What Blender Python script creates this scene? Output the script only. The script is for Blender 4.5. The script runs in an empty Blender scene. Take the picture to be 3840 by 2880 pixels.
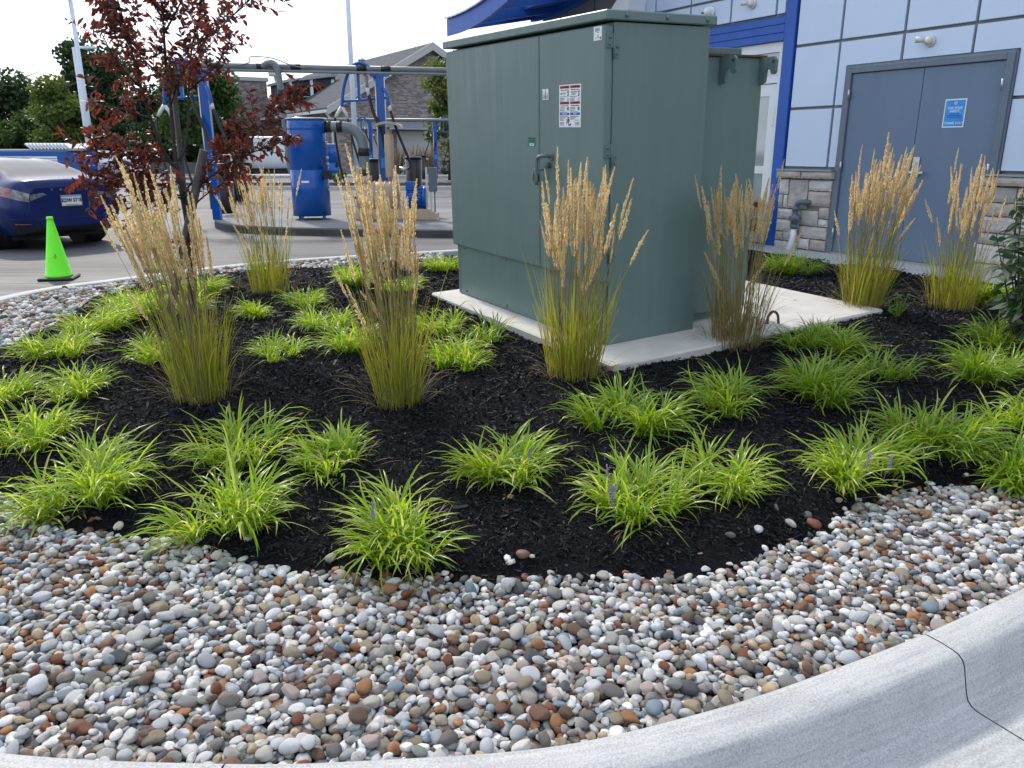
import bpy, math, random
import numpy as np
from mathutils import Vector, Matrix, noise as mnoise

R = math.radians
rng = np.random.default_rng(7)
random.seed(7)
scene = bpy.context.scene
C = scene.collection

# ------------------------------------------------------------------ camera
cam_d = bpy.data.cameras.new('camera')
cam_d.sensor_fit = 'HORIZONTAL'; cam_d.sensor_width = 36.0; cam_d.lens = 27.656
cam_d.clip_start = 0.05; cam_d.clip_end = 2000
cam = bpy.data.objects.new('camera', cam_d); C.objects.link(cam)
cam.location = (0, 0, 1.25); cam.rotation_euler = (R(90 - 16.61), 0, 0)
scene.camera = cam

# ------------------------------------------------------------------ world, sun, exposure
SUN_AZ, SUN_EL = R(-30), R(43)          # azimuth from +y, negative is towards -x
w = bpy.data.worlds.new('World'); scene.world = w; w.use_nodes = True
nt = w.node_tree; nt.nodes.clear()
wo = nt.nodes.new('ShaderNodeOutputWorld'); bg = nt.nodes.new('ShaderNodeBackground')
sky = nt.nodes.new('ShaderNodeTexSky'); sky.sky_type = 'NISHITA'; sky.sun_disc = False
sky.sun_elevation = SUN_EL; sky.sun_rotation = SUN_AZ
sky.air_density = 1.0; sky.dust_density = 2.0; sky.ozone_density = 1.0
# thin bright cloud veil, the same in every direction
tc = nt.nodes.new('ShaderNodeTexCoord'); mp = nt.nodes.new('ShaderNodeMapping'); mp.inputs['Scale'].default_value = (1, 1, 2.6)
nz = nt.nodes.new('ShaderNodeTexNoise'); nz.inputs['Scale'].default_value = 2.2; nz.inputs['Detail'].default_value = 7; nz.inputs['Roughness'].default_value = .55
rp = nt.nodes.new('ShaderNodeValToRGB'); rp.color_ramp.elements[0].position = .36; rp.color_ramp.elements[1].position = .56
rp.color_ramp.elements[0].color = (.12, .12, .12, 1); rp.color_ramp.elements[1].color = (.72, .72, .72, 1)
mxw = nt.nodes.new('ShaderNodeMix'); mxw.data_type = 'RGBA'
mxw.inputs[7].default_value = (10.6, 11.5, 13.2, 1)
nt.links.new(tc.outputs['Generated'], mp.inputs[0]); nt.links.new(mp.outputs[0], nz.inputs[0]); nt.links.new(nz.outputs[0], rp.inputs[0])
nt.links.new(rp.outputs[0], mxw.inputs[0]); nt.links.new(sky.outputs[0], mxw.inputs[6]); nt.links.new(mxw.outputs[2], bg.inputs[0])
bg.inputs[1].default_value = 0.135
nt.links.new(bg.outputs[0], wo.inputs[0])
sd = bpy.data.lights.new('sun', 'SUN'); sd.energy = 2.7; sd.angle = R(4.0); sd.color = (1, .93, .82)
so = bpy.data.objects.new('sun', sd); C.objects.link(so)
sv = Vector((math.sin(SUN_AZ) * math.cos(SUN_EL), math.cos(SUN_AZ) * math.cos(SUN_EL), math.sin(SUN_EL)))
so.rotation_euler = (-sv).to_track_quat('-Z', 'Y').to_euler(); so.location = (0, 0, 30)
vs = scene.view_settings; vs.view_transform = 'Standard'; vs.look = 'None'; vs.gamma = 1; vs.use_curve_mapping = False
vs.exposure = 0.18
scene.cycles.use_denoising = True
scene.cycles.max_bounces = 4; scene.cycles.diffuse_bounces = 3; scene.cycles.glossy_bounces = 2; scene.cycles.transmission_bounces = 4; scene.cycles.transparent_max_bounces = 4
scene.cycles.use_adaptive_sampling = True; scene.cycles.adaptive_threshold = .02

# ================================================================== helpers
def tag(o, label=None, cat=None, group=None, kind=None):
    if label: o['label'] = label
    if cat: o['category'] = cat
    if group: o['group'] = group
    if kind: o['kind'] = kind
    return o

def empty(name, loc=(0, 0, 0), rz=0, label=None, cat=None, group=None, kind=None):
    o = bpy.data.objects.new(name, None); C.objects.link(o); o.empty_display_size = .1
    o.location = loc; o.rotation_euler = (0, 0, rz)
    return tag(o, label, cat, group, kind)

def obj(name, me, mat=None, parent=None, loc=None, rot=None):
    o = bpy.data.objects.new(name, me); C.objects.link(o)
    if mat is not None:
        if len(me.materials) == 0: me.materials.append(mat)
    if parent is not None: o.parent = parent
    if loc is not None: o.location = loc
    if rot is not None: o.rotation_euler = rot
    return o

def mesh_np(name, V, F, smooth=True, mi=None):
    V = np.asarray(V, dtype=np.float32); F = np.asarray(F, dtype=np.int32)
    me = bpy.data.meshes.new(name); n, k = F.shape
    me.vertices.add(len(V)); me.vertices.foreach_set('co', V.ravel())
    me.loops.add(n * k); me.loops.foreach_set('vertex_index', F.ravel())
    me.polygons.add(n)
    me.polygons.foreach_set('loop_start', np.arange(0, n * k, k, dtype=np.int32))
    try: me.polygons.foreach_set('loop_total', np.full(n, k, dtype=np.int32))
    except Exception: pass
    if mi is not None: me.polygons.foreach_set('material_index', np.asarray(mi, dtype=np.int32))
    me.polygons.foreach_set('use_smooth', np.full(n, smooth, dtype=bool))
    me.update(calc_edges=True); me.validate()
    return me

class MB:
    """collects shapes; build() links them as one mesh object"""
    def __init__(s): s.v = []; s.f = []; s.sm = []
    def add(s, V, F, smooth=False, M=None):
        b = len(s.v)
        for p in V:
            p = Vector(p)
            s.v.append(M @ p if M is not None else p)
        for f in F: s.f.append([b + i for i in f]); s.sm.append(smooth)
        return s
    def box(s, x0, x1, y0, y1, z0, z1, M=None, bev=0.0):
        if bev <= 0:
            V = [(x0, y0, z0), (x1, y0, z0), (x1, y1, z0), (x0, y1, z0), (x0, y0, z1), (x1, y0, z1), (x1, y1, z1), (x0, y1, z1)]
            F = [(0, 3, 2, 1), (4, 5, 6, 7), (0, 1, 5, 4), (1, 2, 6, 5), (2, 3, 7, 6), (3, 0, 4, 7)]
            return s.add(V, F, False, M)
        b = bev; V = []; idx = {}
        xs, ys, zs = (x0, x1), (y0, y1), (z0, z1)
        for i in (0, 1):
            for j in (0, 1):
                for k in (0, 1):
                    X, Y, Z = xs[i], ys[j], zs[k]; a, c, d = (1 - 2 * i) * b, (1 - 2 * j) * b, (1 - 2 * k) * b
                    idx[i, j, k, 0] = len(V); V.append((X, Y + c, Z + d))
                    idx[i, j, k, 1] = len(V); V.append((X + a, Y, Z + d))
                    idx[i, j, k, 2] = len(V); V.append((X + a, Y + c, Z))
        F = []
        q = lambda ax, fx: None
        for i in (0, 1):
            F.append([idx[i, 0, 0, 0], idx[i, 1, 0, 0], idx[i, 1, 1, 0], idx[i, 0, 1, 0]][::(1 if i else -1)])
            F.append([idx[0, i, 0, 1], idx[1, i, 0, 1], idx[1, i, 1, 1], idx[0, i, 1, 1]][::(-1 if i else 1)])
            F.append([idx[0, 0, i, 2], idx[1, 0, i, 2], idx[1, 1, i, 2], idx[0, 1, i, 2]][::(1 if i else -1)])
        for a in (0, 1):
            for c in (0, 1):
                F.append([idx[a, c, 0, 0], idx[a, c, 1, 0], idx[a, c, 1, 1], idx[a, c, 0, 1]])
                F.append([idx[a, 0, c, 0], idx[a, 1, c, 0], idx[a, 1, c, 2], idx[a, 0, c, 2]])
                F.append([idx[0, a, c, 1], idx[1, a, c, 1], idx[1, a, c, 2], idx[0, a, c, 2]])
                for k in (0, 1): F.append([idx[a, c, k, 0], idx[a, c, k, 1], idx[a, c, k, 2]])
        return s.add(V, F, False, M)
    def prism(s, poly, axis, a0, a1, M=None, smooth=False):
        """poly: 2-D points; extruded along axis ('x','y','z') from a0 to a1"""
        def P(p, a):
            return {'x': (a, p[0], p[1]), 'y': (p[0], a, p[1]), 'z': (p[0], p[1], a)}[axis]
        n = len(poly); V = [P(p, a0) for p in poly] + [P(p, a1) for p in poly]
        F = [list(range(n))[::-1], list(range(n, 2 * n))]
        s.add(V, F, False, M)
        b = len(s.v) - 2 * n
        for i in range(n):
            j = (i + 1) % n; s.f.append([b + i, b + j, b + n + j, b + n + i]); s.sm.append(smooth)
        return s
    def tube(s, pts, r, n=10, caps=True, M=None, closed=False):
        pts = [Vector(p) for p in pts]; m = len(pts)
        rs = r if isinstance(r, (list, tuple)) else [r] * m
        V = []; up = None
        for i, p in enumerate(pts):
            t = (pts[min(i + 1, m - 1)] - pts[max(i - 1, 0)]).normalized()
            if up is None: up = Vector((0, 0, 1)) if abs(t.z) < .9 else Vector((1, 0, 0))
            a = t.cross(up)
            if a.length < 1e-6: a = t.orthogonal()
            a.normalize(); b = a.cross(t).normalized(); up = b
            for k in range(n):
                ph = 2 * math.pi * k / n
                V.append(p + (a * math.cos(ph) + b * math.sin(ph)) * rs[i])
        F = []
        for i in range(m - 1):
            for k in range(n):
                F.append([i * n + k, (i + 1) * n + k, (i + 1) * n + (k + 1) % n, i * n + (k + 1) % n])
        s.add(V, F, True, M)
        if caps:
            b = len(s.v) - m * n
            s.f.append([b + k for k in range(n)]); s.sm.append(False)
            s.f.append([b + (m - 1) * n + k for k in range(n)][::-1]); s.sm.append(False)
        return s
    def lathe(s, prof, n=24, M=None, caps=True, smooth=True):
        """prof: [(radius, z)] from bottom to top"""
        V = []; m = len(prof)
        for r_, z in prof:
            for k in range(n):
                a = 2 * math.pi * k / n; V.append((r_ * math.cos(a), r_ * math.sin(a), z))
        F = [[i * n + k, i * n + (k + 1) % n, (i + 1) * n + (k + 1) % n, (i + 1) * n + k] for i in range(m - 1) for k in range(n)]
        s.add(V, F, smooth, M); b = len(s.v) - m * n
        if caps:
            s.f.append([b + k for k in range(n)][::-1]); s.sm.append(False)
            s.f.append([b + (m - 1) * n + k for k in range(n)]); s.sm.append(False)
        return s
    def sphere(s, c, r_, M=None, n=12, sq=(1, 1, 1)):
        prof = [(max(1e-4, r_ * math.sin(math.pi * i / n)), -r_ * math.cos(math.pi * i / n)) for i in range(n + 1)]
        T = Matrix.Translation(c) @ Matrix.Diagonal((*sq, 1))
        return s.lathe(prof, 16, (M @ T) if M is not None else T, caps=False)
    def mesh(s, name):
        me = bpy.data.meshes.new(name); me.from_pydata([tuple(v) for v in s.v], [], s.f)
        me.polygons.foreach_set('use_smooth', s.sm); me.update(); return me
    def build(s, name, mat, parent=None, loc=None, rot=None):
        return obj(name, s.mesh(name), mat, parent, loc, rot)

def bez(pts, n=12):
    """Catmull-Rom through 3-D points"""
    P = [Vector(p) for p in pts]; P = [P[0] * 2 - P[1]] + P + [P[-1] * 2 - P[-2]]
    out = []
    for i in range(1, len(P) - 2):
        a, b, c, d = P[i - 1], P[i], P[i + 1], P[i + 2]
        for k in range(n):
            t = k / n
            out.append(.5 * ((2 * b) + (c - a) * t + (2 * a - 5 * b + 4 * c - d) * t * t + (3 * b - a - 3 * c + d) * t ** 3))
    out.append(P[-2]); return out

def text(name, body, size, mat, parent, M, align='CENTER', sx=1.0, ext=0.0004, bold=0.0):
    cu = bpy.data.curves.new(name, 'FONT'); cu.body = body; cu.size = size; cu.align_x = align; cu.align_y = 'CENTER'; cu.extrude = ext; cu.offset = bold
    t = bpy.data.objects.new(name, cu); C.objects.link(t)
    me = bpy.data.meshes.new_from_object(t); C.objects.unlink(t); bpy.data.objects.remove(t)
    o = obj(name, me, mat, parent); o.matrix_local = M @ Matrix.Diagonal((sx, 1, 1, 1))
    return o

# ------------------------------------------------------------------ materials
def mat(name, col, rough=.6, metal=0.0, var=.12, vscale=6.0, bump=0.0, bscale=60.0, spec=.5, streak=None, coat=0.0, col2=None, detail=6, trans=0.0, emit=0.0):
    m = bpy.data.materials.new(name); m.use_nodes = True; t = m.node_tree; b = t.nodes['Principled BSDF']
    b.inputs['Roughness'].default_value = rough; b.inputs['Metallic'].default_value = metal
    b.inputs['Specular IOR Level'].default_value = spec; b.inputs['Coat Weight'].default_value = coat
    if coat: b.inputs['Coat Roughness'].default_value = .04
    g = t.nodes.new('ShaderNodeTexCoord')
    nzn = t.nodes.new('ShaderNodeTexNoise'); nzn.inputs['Scale'].default_value = vscale; nzn.inputs['Detail'].default_value = detail
    if streak:
        mpn = t.nodes.new('ShaderNodeMapping'); mpn.inputs['Scale'].default_value = streak
        t.links.new(g.outputs['Object'], mpn.inputs[0]); t.links.new(mpn.outputs[0], nzn.inputs[0])
    else: t.links.new(g.outputs['Object'], nzn.inputs[0])
    r_ = t.nodes.new('ShaderNodeValToRGB'); r_.color_ramp.elements[0].position = .3; r_.color_ramp.elements[1].position = .7
    c2 = col2 if col2 else tuple(min(1, c * (1 + var)) for c in col); c1 = col if col2 else tuple(c * (1 - var) for c in col)
    r_.color_ramp.elements[0].color = (*c1, 1); r_.color_ramp.elements[1].color = (*c2, 1)
    t.links.new(nzn.outputs[0], r_.inputs[0]); t.links.new(r_.outputs[0], b.inputs['Base Color'])
    if bump:
        n2 = t.nodes.new('ShaderNodeTexNoise'); n2.inputs['Scale'].default_value = bscale; n2.inputs['Detail'].default_value = 5
        bn = t.nodes.new('ShaderNodeBump'); bn.inputs['Strength'].default_value = bump; bn.inputs['Distance'].default_value = .01
        t.links.new(g.outputs['Object'], n2.inputs[0]); t.links.new(n2.outputs[0], bn.inputs['Height']); t.links.new(bn.outputs[0], b.inputs['Normal'])
    if trans: b.inputs['Transmission Weight'].default_value = trans
    return m

def leaf_mat(name, stops, trans=.45, rough=.45, tcol=None, spec=.4):
    """leaf colours vary from blade to blade (random per island)"""
    m = bpy.data.materials.new(name); m.use_nodes = True; t = m.node_tree; b = t.nodes['Principled BSDF']; out = t.nodes['Material Output']
    b.inputs['Roughness'].default_value = rough; b.inputs['Specular IOR Level'].default_value = spec
    gi = t.nodes.new('ShaderNodeNewGeometry'); oi = t.nodes.new('ShaderNodeObjectInfo')
    ad = t.nodes.new('ShaderNodeMath'); ad.operation = 'ADD'; fr = t.nodes.new('ShaderNodeMath'); fr.operation = 'FRACT'
    t.links.new(gi.outputs['Random Per Island'], ad.inputs[0]); t.links.new(oi.outputs['Random'], ad.inputs[1]); t.links.new(ad.outputs[0], fr.inputs[0])
    r_ = t.nodes.new('ShaderNodeValToRGB'); el = r_.color_ramp.elements
    while len(el) < len(stops): el.new(.5)
    for i, c in enumerate(stops): el[i].position = i / max(1, len(stops) - 1); el[i].color = (*c, 1)
    t.links.new(fr.outputs[0], r_.inputs[0]); t.links.new(r_.outputs[0], b.inputs['Base Color'])
    tr = t.nodes.new('ShaderNodeBsdfTranslucent'); mx = t.nodes.new('ShaderNodeMixShader'); mx.inputs[0].default_value = trans
    mc = t.nodes.new('ShaderNodeMix'); mc.data_type = 'RGBA'; mc.blend_type = 'MULTIPLY'; mc.inputs[0].default_value = 1
    mc.inputs[7].default_value = (*(tcol or (1.6, 1.5, .8)), 1)
    t.links.new(r_.outputs[0], mc.inputs[6]); t.links.new(mc.outputs[2], tr.inputs[0])
    t.links.new(b.outputs[0], mx.inputs[1]); t.links.new(tr.outputs[0], mx.inputs[2]); t.links.new(mx.outputs[0], out.inputs[0])
    return m

M = {}
M['concrete'] = mat('pale concrete', (.42, .42, .41), .75, var=.14, vscale=9, bump=.25, bscale=220)
M['slab'] = mat('pad concrete', (.56, .54, .50), .8, var=.10, vscale=5, bump=.15, bscale=150)
M['stoop'] = mat('stoop concrete', (.40, .42, .44), .7, var=.1, vscale=4, bump=.12, bscale=120)
M['soil'] = mat('dark mulch bed', (.006, .0065, .008), .95, var=.4, vscale=40, bump=1.0, bscale=90, spec=.1)
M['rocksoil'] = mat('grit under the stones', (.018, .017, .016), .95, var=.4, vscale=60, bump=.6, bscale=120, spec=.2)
M['green'] = mat('olive green cabinet paint', (.130, .200, .190), .40, var=.035, vscale=3.0, streak=(5, 5, .35), bump=.03, bscale=300)
def oilcan(m):
    t = m.node_tree; b = t.nodes['Principled BSDF']; g = t.nodes.new('ShaderNodeTexCoord'); n1 = t.nodes.new('ShaderNodeTexNoise'); n1.inputs['Scale'].default_value = 2.2; n1.inputs['Detail'].default_value = 1
    bn = t.nodes.new('ShaderNodeBump'); bn.inputs['Strength'].default_value = .35; bn.inputs['Distance'].default_value = .03; old = b.inputs['Normal'].links[0].from_socket
    n2 = t.nodes.new('ShaderNodeTexNoise'); mp2 = t.nodes.new('ShaderNodeMapping'); mp2.inputs['Scale'].default_value = (38, 38, .9); n2.inputs['Scale'].default_value = 1; n2.inputs['Detail'].default_value = 3
    mr = t.nodes.new('ShaderNodeMapRange'); mr.inputs[1].default_value = .35; mr.inputs[2].default_value = .75; mr.inputs[3].default_value = .36; mr.inputs[4].default_value = .56
    L = t.links.new; L(g.outputs['Object'], n1.inputs[0]); L(n1.outputs[0], bn.inputs['Height']); L(old, bn.inputs['Normal']); L(bn.outputs[0], b.inputs['Normal']); L(g.outputs['Object'], mp2.inputs[0]); L(mp2.outputs[0], n2.inputs[0]); L(n2.outputs[0], mr.inputs[0]); L(mr.outputs[0], b.inputs['Roughness'])
    # chalky run marks and soil splash with their own shapes
    src = b.inputs['Base Color'].links[0].from_socket; mx = t.nodes.new('ShaderNodeMix'); mx.data_type = 'RGBA'; mx.inputs[7].default_value = (.22, .26, .235, 1)
    rr = t.nodes.new('ShaderNodeMapRange'); rr.inputs[1].default_value = .58; rr.inputs[2].default_value = .85; rr.inputs[3].default_value = 0; rr.inputs[4].default_value = .35; L(n2.outputs[0], rr.inputs[0]); L(rr.outputs[0], mx.inputs[0]); L(src, mx.inputs[6]); L(mx.outputs[2], b.inputs['Base Color'])
    vo = t.nodes.new('ShaderNodeTexVoronoi'); vo.inputs['Scale'].default_value = 70; L(g.outputs['Object'], vo.inputs[0]); sp = t.nodes.new('ShaderNodeSeparateXYZ'); L(g.outputs['Object'], sp.inputs[0])
    hz = t.nodes.new('ShaderNodeMapRange'); hz.inputs[1].default_value = .0; hz.inputs[2].default_value = .30; hz.inputs[3].default_value = .22; hz.inputs[4].default_value = .0; L(sp.outputs[2], hz.inputs[0])
    lt = t.nodes.new('ShaderNodeMath'); lt.operation = 'LESS_THAN'; L(vo.outputs['Distance'], lt.inputs[0]); L(hz.outputs[0], lt.inputs[1]); m2 = t.nodes.new('ShaderNodeMix'); m2.data_type = 'RGBA'; m2.inputs[7].default_value = (.06, .06, .055, 1)
    ml = t.nodes.new('ShaderNodeMath'); ml.operation = 'MULTIPLY'; ml.inputs[1].default_value = .5; L(lt.outputs[0], ml.inputs[0]); L(ml.outputs[0], m2.inputs[0]); L(mx.outputs[2], m2.inputs[6]); L(m2.outputs[2], b.inputs['Base Color'])
oilcan(M['green'])
M['greendark'] = mat('olive green hardware paint', (.11, .17, .163), .45, var=.12, vscale=12)
M['panel'] = mat('pale blue grey composite panel', (.54, .65, .80), .40, var=.03, vscale=1.5, metal=.15)
M['darkpanel'] = mat('slate grey composite panel', (.17, .18, .19), .45, var=.05, vscale=2)
M['joint'] = mat('grey joint channel', (.22, .23, .22), .6, var=.1)
M['alum'] = mat('grey trim metal', (.30, .33, .36), .45, metal=.4, var=.06)
M['doorgrey'] = mat('slate grey door paint', (.125, .185, .275), .45, var=.06, vscale=2, streak=(3, 3, .4))
M['framegrey'] = mat('slate grey frame paint', (.125, .165, .215), .45, var=.06)
M['blue'] = mat('royal blue powder coat', (.002, .085, .37), .22, var=.06, vscale=2, coat=.0)
M['bluepanel'] = mat('royal blue trim panel', (.010, .090, .42), .42, var=.10, vscale=3, streak=(4, 4, .5))
M['white'] = mat('white frame paint', (.74, .78, .80), .4, var=.04)
M['offwhite'] = mat('off white plastic', (.62, .62, .56), .45, var=.05)
M['black'] = mat('black rubber', (.012, .012, .013), .55, var=.25, vscale=20)
M['blackplastic'] = mat('black plastic', (.016, .016, .017), .35, var=.2, vscale=10)
M['pipe'] = mat('grey plastic pipe', (.17, .19, .20), .42, var=.12, vscale=5)
M['gaspipe'] = mat('blue grey painted pipe', (.10, .135, .165), .5, var=.12, vscale=12)
M['steel'] = mat('brushed steel', (.55, .56, .57), .32, metal=.9, var=.1, vscale=30)
M['rust'] = mat('rusty steel', (.10, .055, .03), .85, var=.45, vscale=40, bump=.4)
M['tan'] = mat('tan machine paint', (.46, .35, .24), .4, var=.08)
M['wood'] = mat('weathered grey wood', (.085, .08, .075), .85, var=.35, vscale=14, streak=(9, 9, .5), bump=.4, bscale=80)
M['rawwood'] = mat('raw pallet wood', (.34, .24, .15), .8, var=.2, vscale=10, streak=(2, 20, 20))
M['glass'] = mat('glass with painted reflection', (.30, .36, .36), .03, var=.15, vscale=2, spec=1.0, coat=1.0)  # pale base colour stands in for reflections in the panes
M['darkglass'] = mat('dark tinted glass', (.010, .014, .020), .10, var=.2, spec=.16)
M['red'] = mat('warning red print', (.45, .02, .02), .5, var=.05)
M['inkblue'] = mat('notice blue print', (.01, .10, .45), .5, var=.05)
M['ink'] = mat('black print', (.02, .02, .02), .5, var=.05)
M['paper'] = mat('white vinyl sticker', (.80, .82, .84), .4, var=.02)
M['stickgreen'] = mat('green vinyl sticker', (.01, .20, .12), .45, var=.04)
M['signblue'] = mat('bright blue poster print', (.02, .22, .62), .4, col2=(.03, .36, .78), vscale=9)
M['lime'] = mat('fluorescent lime plastic', (.16, .88, .012), .5, var=.06, vscale=6)
M['bark'] = mat('dark tree bark', (.045, .032, .028), .8, var=.35, vscale=25, bump=.5, bscale=60)
M['stonecap'] = mat('cut stone', (.42, .38, .34), .85, var=.16, vscale=9, bump=.6, bscale=35)
M['mortar'] = mat('mortar', (.20, .18, .16), .95, var=.12, vscale=30)

# road: brushed concrete, slightly polished where the tyres run
def road_mat():
    m = bpy.data.materials.new('brushed concrete paving'); m.use_nodes = True; t = m.node_tree; b = t.nodes['Principled BSDF']; b.inputs['Specular IOR Level'].default_value = .28
    g = t.nodes.new('ShaderNodeTexCoord')
    n1 = t.nodes.new('ShaderNodeTexNoise'); n1.inputs['Scale'].default_value = .35; n1.inputs['Detail'].default_value = 8
    mp1 = t.nodes.new('ShaderNodeMapping'); mp1.inputs['Scale'].default_value = (.5, 2.4, 1); mp1.inputs['Rotation'].default_value = (0, 0, R(-8))
    n2 = t.nodes.new('ShaderNodeTexNoise'); n2.inputs['Scale'].default_value = 1.0; n2.inputs['Detail'].default_value = 4
    mp2 = t.nodes.new('ShaderNodeMapping'); mp2.inputs['Scale'].default_value = (.8, 26, 1); mp2.inputs['Rotation'].default_value = (0, 0, R(-6))
    r1 = t.nodes.new('ShaderNodeValToRGB'); r1.color_ramp.elements[0].color = (.055, .055, .06, 1); r1.color_ramp.elements[1].color = (.14, .138, .137, 1)
    r1.color_ramp.elements[0].position = .35; r1.color_ramp.elements[1].position = .65
    r2 = t.nodes.new('ShaderNodeMapRange'); r2.inputs[1].default_value = .3; r2.inputs[2].default_value = .7; r2.inputs[3].default_value = .46; r2.inputs[4].default_value = .8
    bn = t.nodes.new('ShaderNodeBump'); bn.inputs['Strength'].default_value = .35; bn.inputs['Distance'].default_value = .004
    t.links.new(g.outputs['Object'], mp1.inputs[0]); t.links.new(mp1.outputs[0], n1.inputs[0]); t.links.new(g.outputs['Object'], mp2.inputs[0]); t.links.new(mp2.outputs[0], n2.inputs[0])
    t.links.new(n1.outputs[0], r1.inputs[0]); t.links.new(r1.outputs[0], b.inputs['Base Color'])
    t.links.new(n2.outputs[0], r2.inputs[0]); t.links.new(r2.outputs[0], b.inputs['Roughness']); t.links.new(n2.outputs[0], bn.inputs['Height']); t.links.new(bn.outputs[0], b.inputs['Normal'])
    return m
M['road'] = road_mat()

def kerb_mat():
    m = bpy.data.materials.new('troweled kerb concrete'); m.use_nodes = True; t = m.node_tree; b = t.nodes['Principled BSDF']; b.inputs['Roughness'].default_value = .75
    uv = t.nodes.new('ShaderNodeUVMap'); g = t.nodes.new('ShaderNodeTexCoord')
    mp = t.nodes.new('ShaderNodeMapping'); mp.inputs['Scale'].default_value = (2.2, 55, 1)
    n1 = t.nodes.new('ShaderNodeTexNoise'); n1.inputs['Scale'].default_value = 1.5; n1.inputs['Detail'].default_value = 6
    n2 = t.nodes.new('ShaderNodeTexNoise'); n2.inputs['Scale'].default_value = 190; n2.inputs['Detail'].default_value = 4
    n3 = t.nodes.new('ShaderNodeTexNoise'); n3.inputs['Scale'].default_value = 7; n3.inputs['Detail'].default_value = 8
    mx = t.nodes.new('ShaderNodeMath'); mx.operation = 'MULTIPLY_ADD'; mx.inputs[1].default_value = .9
    mx2 = t.nodes.new('ShaderNodeMath'); mx2.operation = 'MULTIPLY_ADD'; mx2.inputs[1].default_value = .35
    r1 = t.nodes.new('ShaderNodeValToRGB'); r1.color_ramp.elements[0].color = (.22, .228, .232, 1); r1.color_ramp.elements[1].color = (.50, .505, .505, 1)
    r1.color_ramp.elements[0].position = .5; r1.color_ramp.elements[1].position = 1.1 if False else 1.0
    vo = t.nodes.new('ShaderNodeTexVoronoi'); vo.inputs['Scale'].default_value = 55; pr = t.nodes.new('ShaderNodeValToRGB')
    pr.color_ramp.elements[0].position = .06; pr.color_ramp.elements[0].color = (.45, .45, .45, 1); pr.color_ramp.elements[1].position = .16; pr.color_ramp.elements[1].color = (1, 1, 1, 1)
    mc = t.nodes.new('ShaderNodeMix'); mc.data_type = 'RGBA'; mc.blend_type = 'MULTIPLY'; mc.inputs[0].default_value = .6
    bn = t.nodes.new('ShaderNodeBump'); bn.inputs['Strength'].default_value = .16; bn.inputs['Distance'].default_value = .003
    L = t.links.new
    L(uv.outputs[0], mp.inputs[0]); L(mp.outputs[0], n1.inputs[0]); L(g.outputs['Object'], n2.inputs[0]); L(g.outputs['Object'], n3.inputs[0]); L(g.outputs['Object'], vo.inputs[0])
    hf = t.nodes.new('ShaderNodeMath'); hf.operation = 'MULTIPLY'; hf.inputs[1].default_value = .45; L(n1.outputs[0], hf.inputs[0]); L(n2.outputs[0], mx.inputs[0]); L(hf.outputs[0], mx.inputs[2]); L(n3.outputs[0], mx2.inputs[0]); L(mx.outputs[0], mx2.inputs[2])
    L(mx2.outputs[0], r1.inputs[0]); L(vo.outputs['Distance'], pr.inputs[0]); L(r1.outputs[0], mc.inputs[6]); L(pr.outputs[0], mc.inputs[7]); L(mc.outputs[2], b.inputs['Base Color'])
    L(mx.outputs[0], bn.inputs['Height']); L(bn.outputs[0], b.inputs['Normal'])
    return m
M['kerb'] = kerb_mat()

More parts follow.
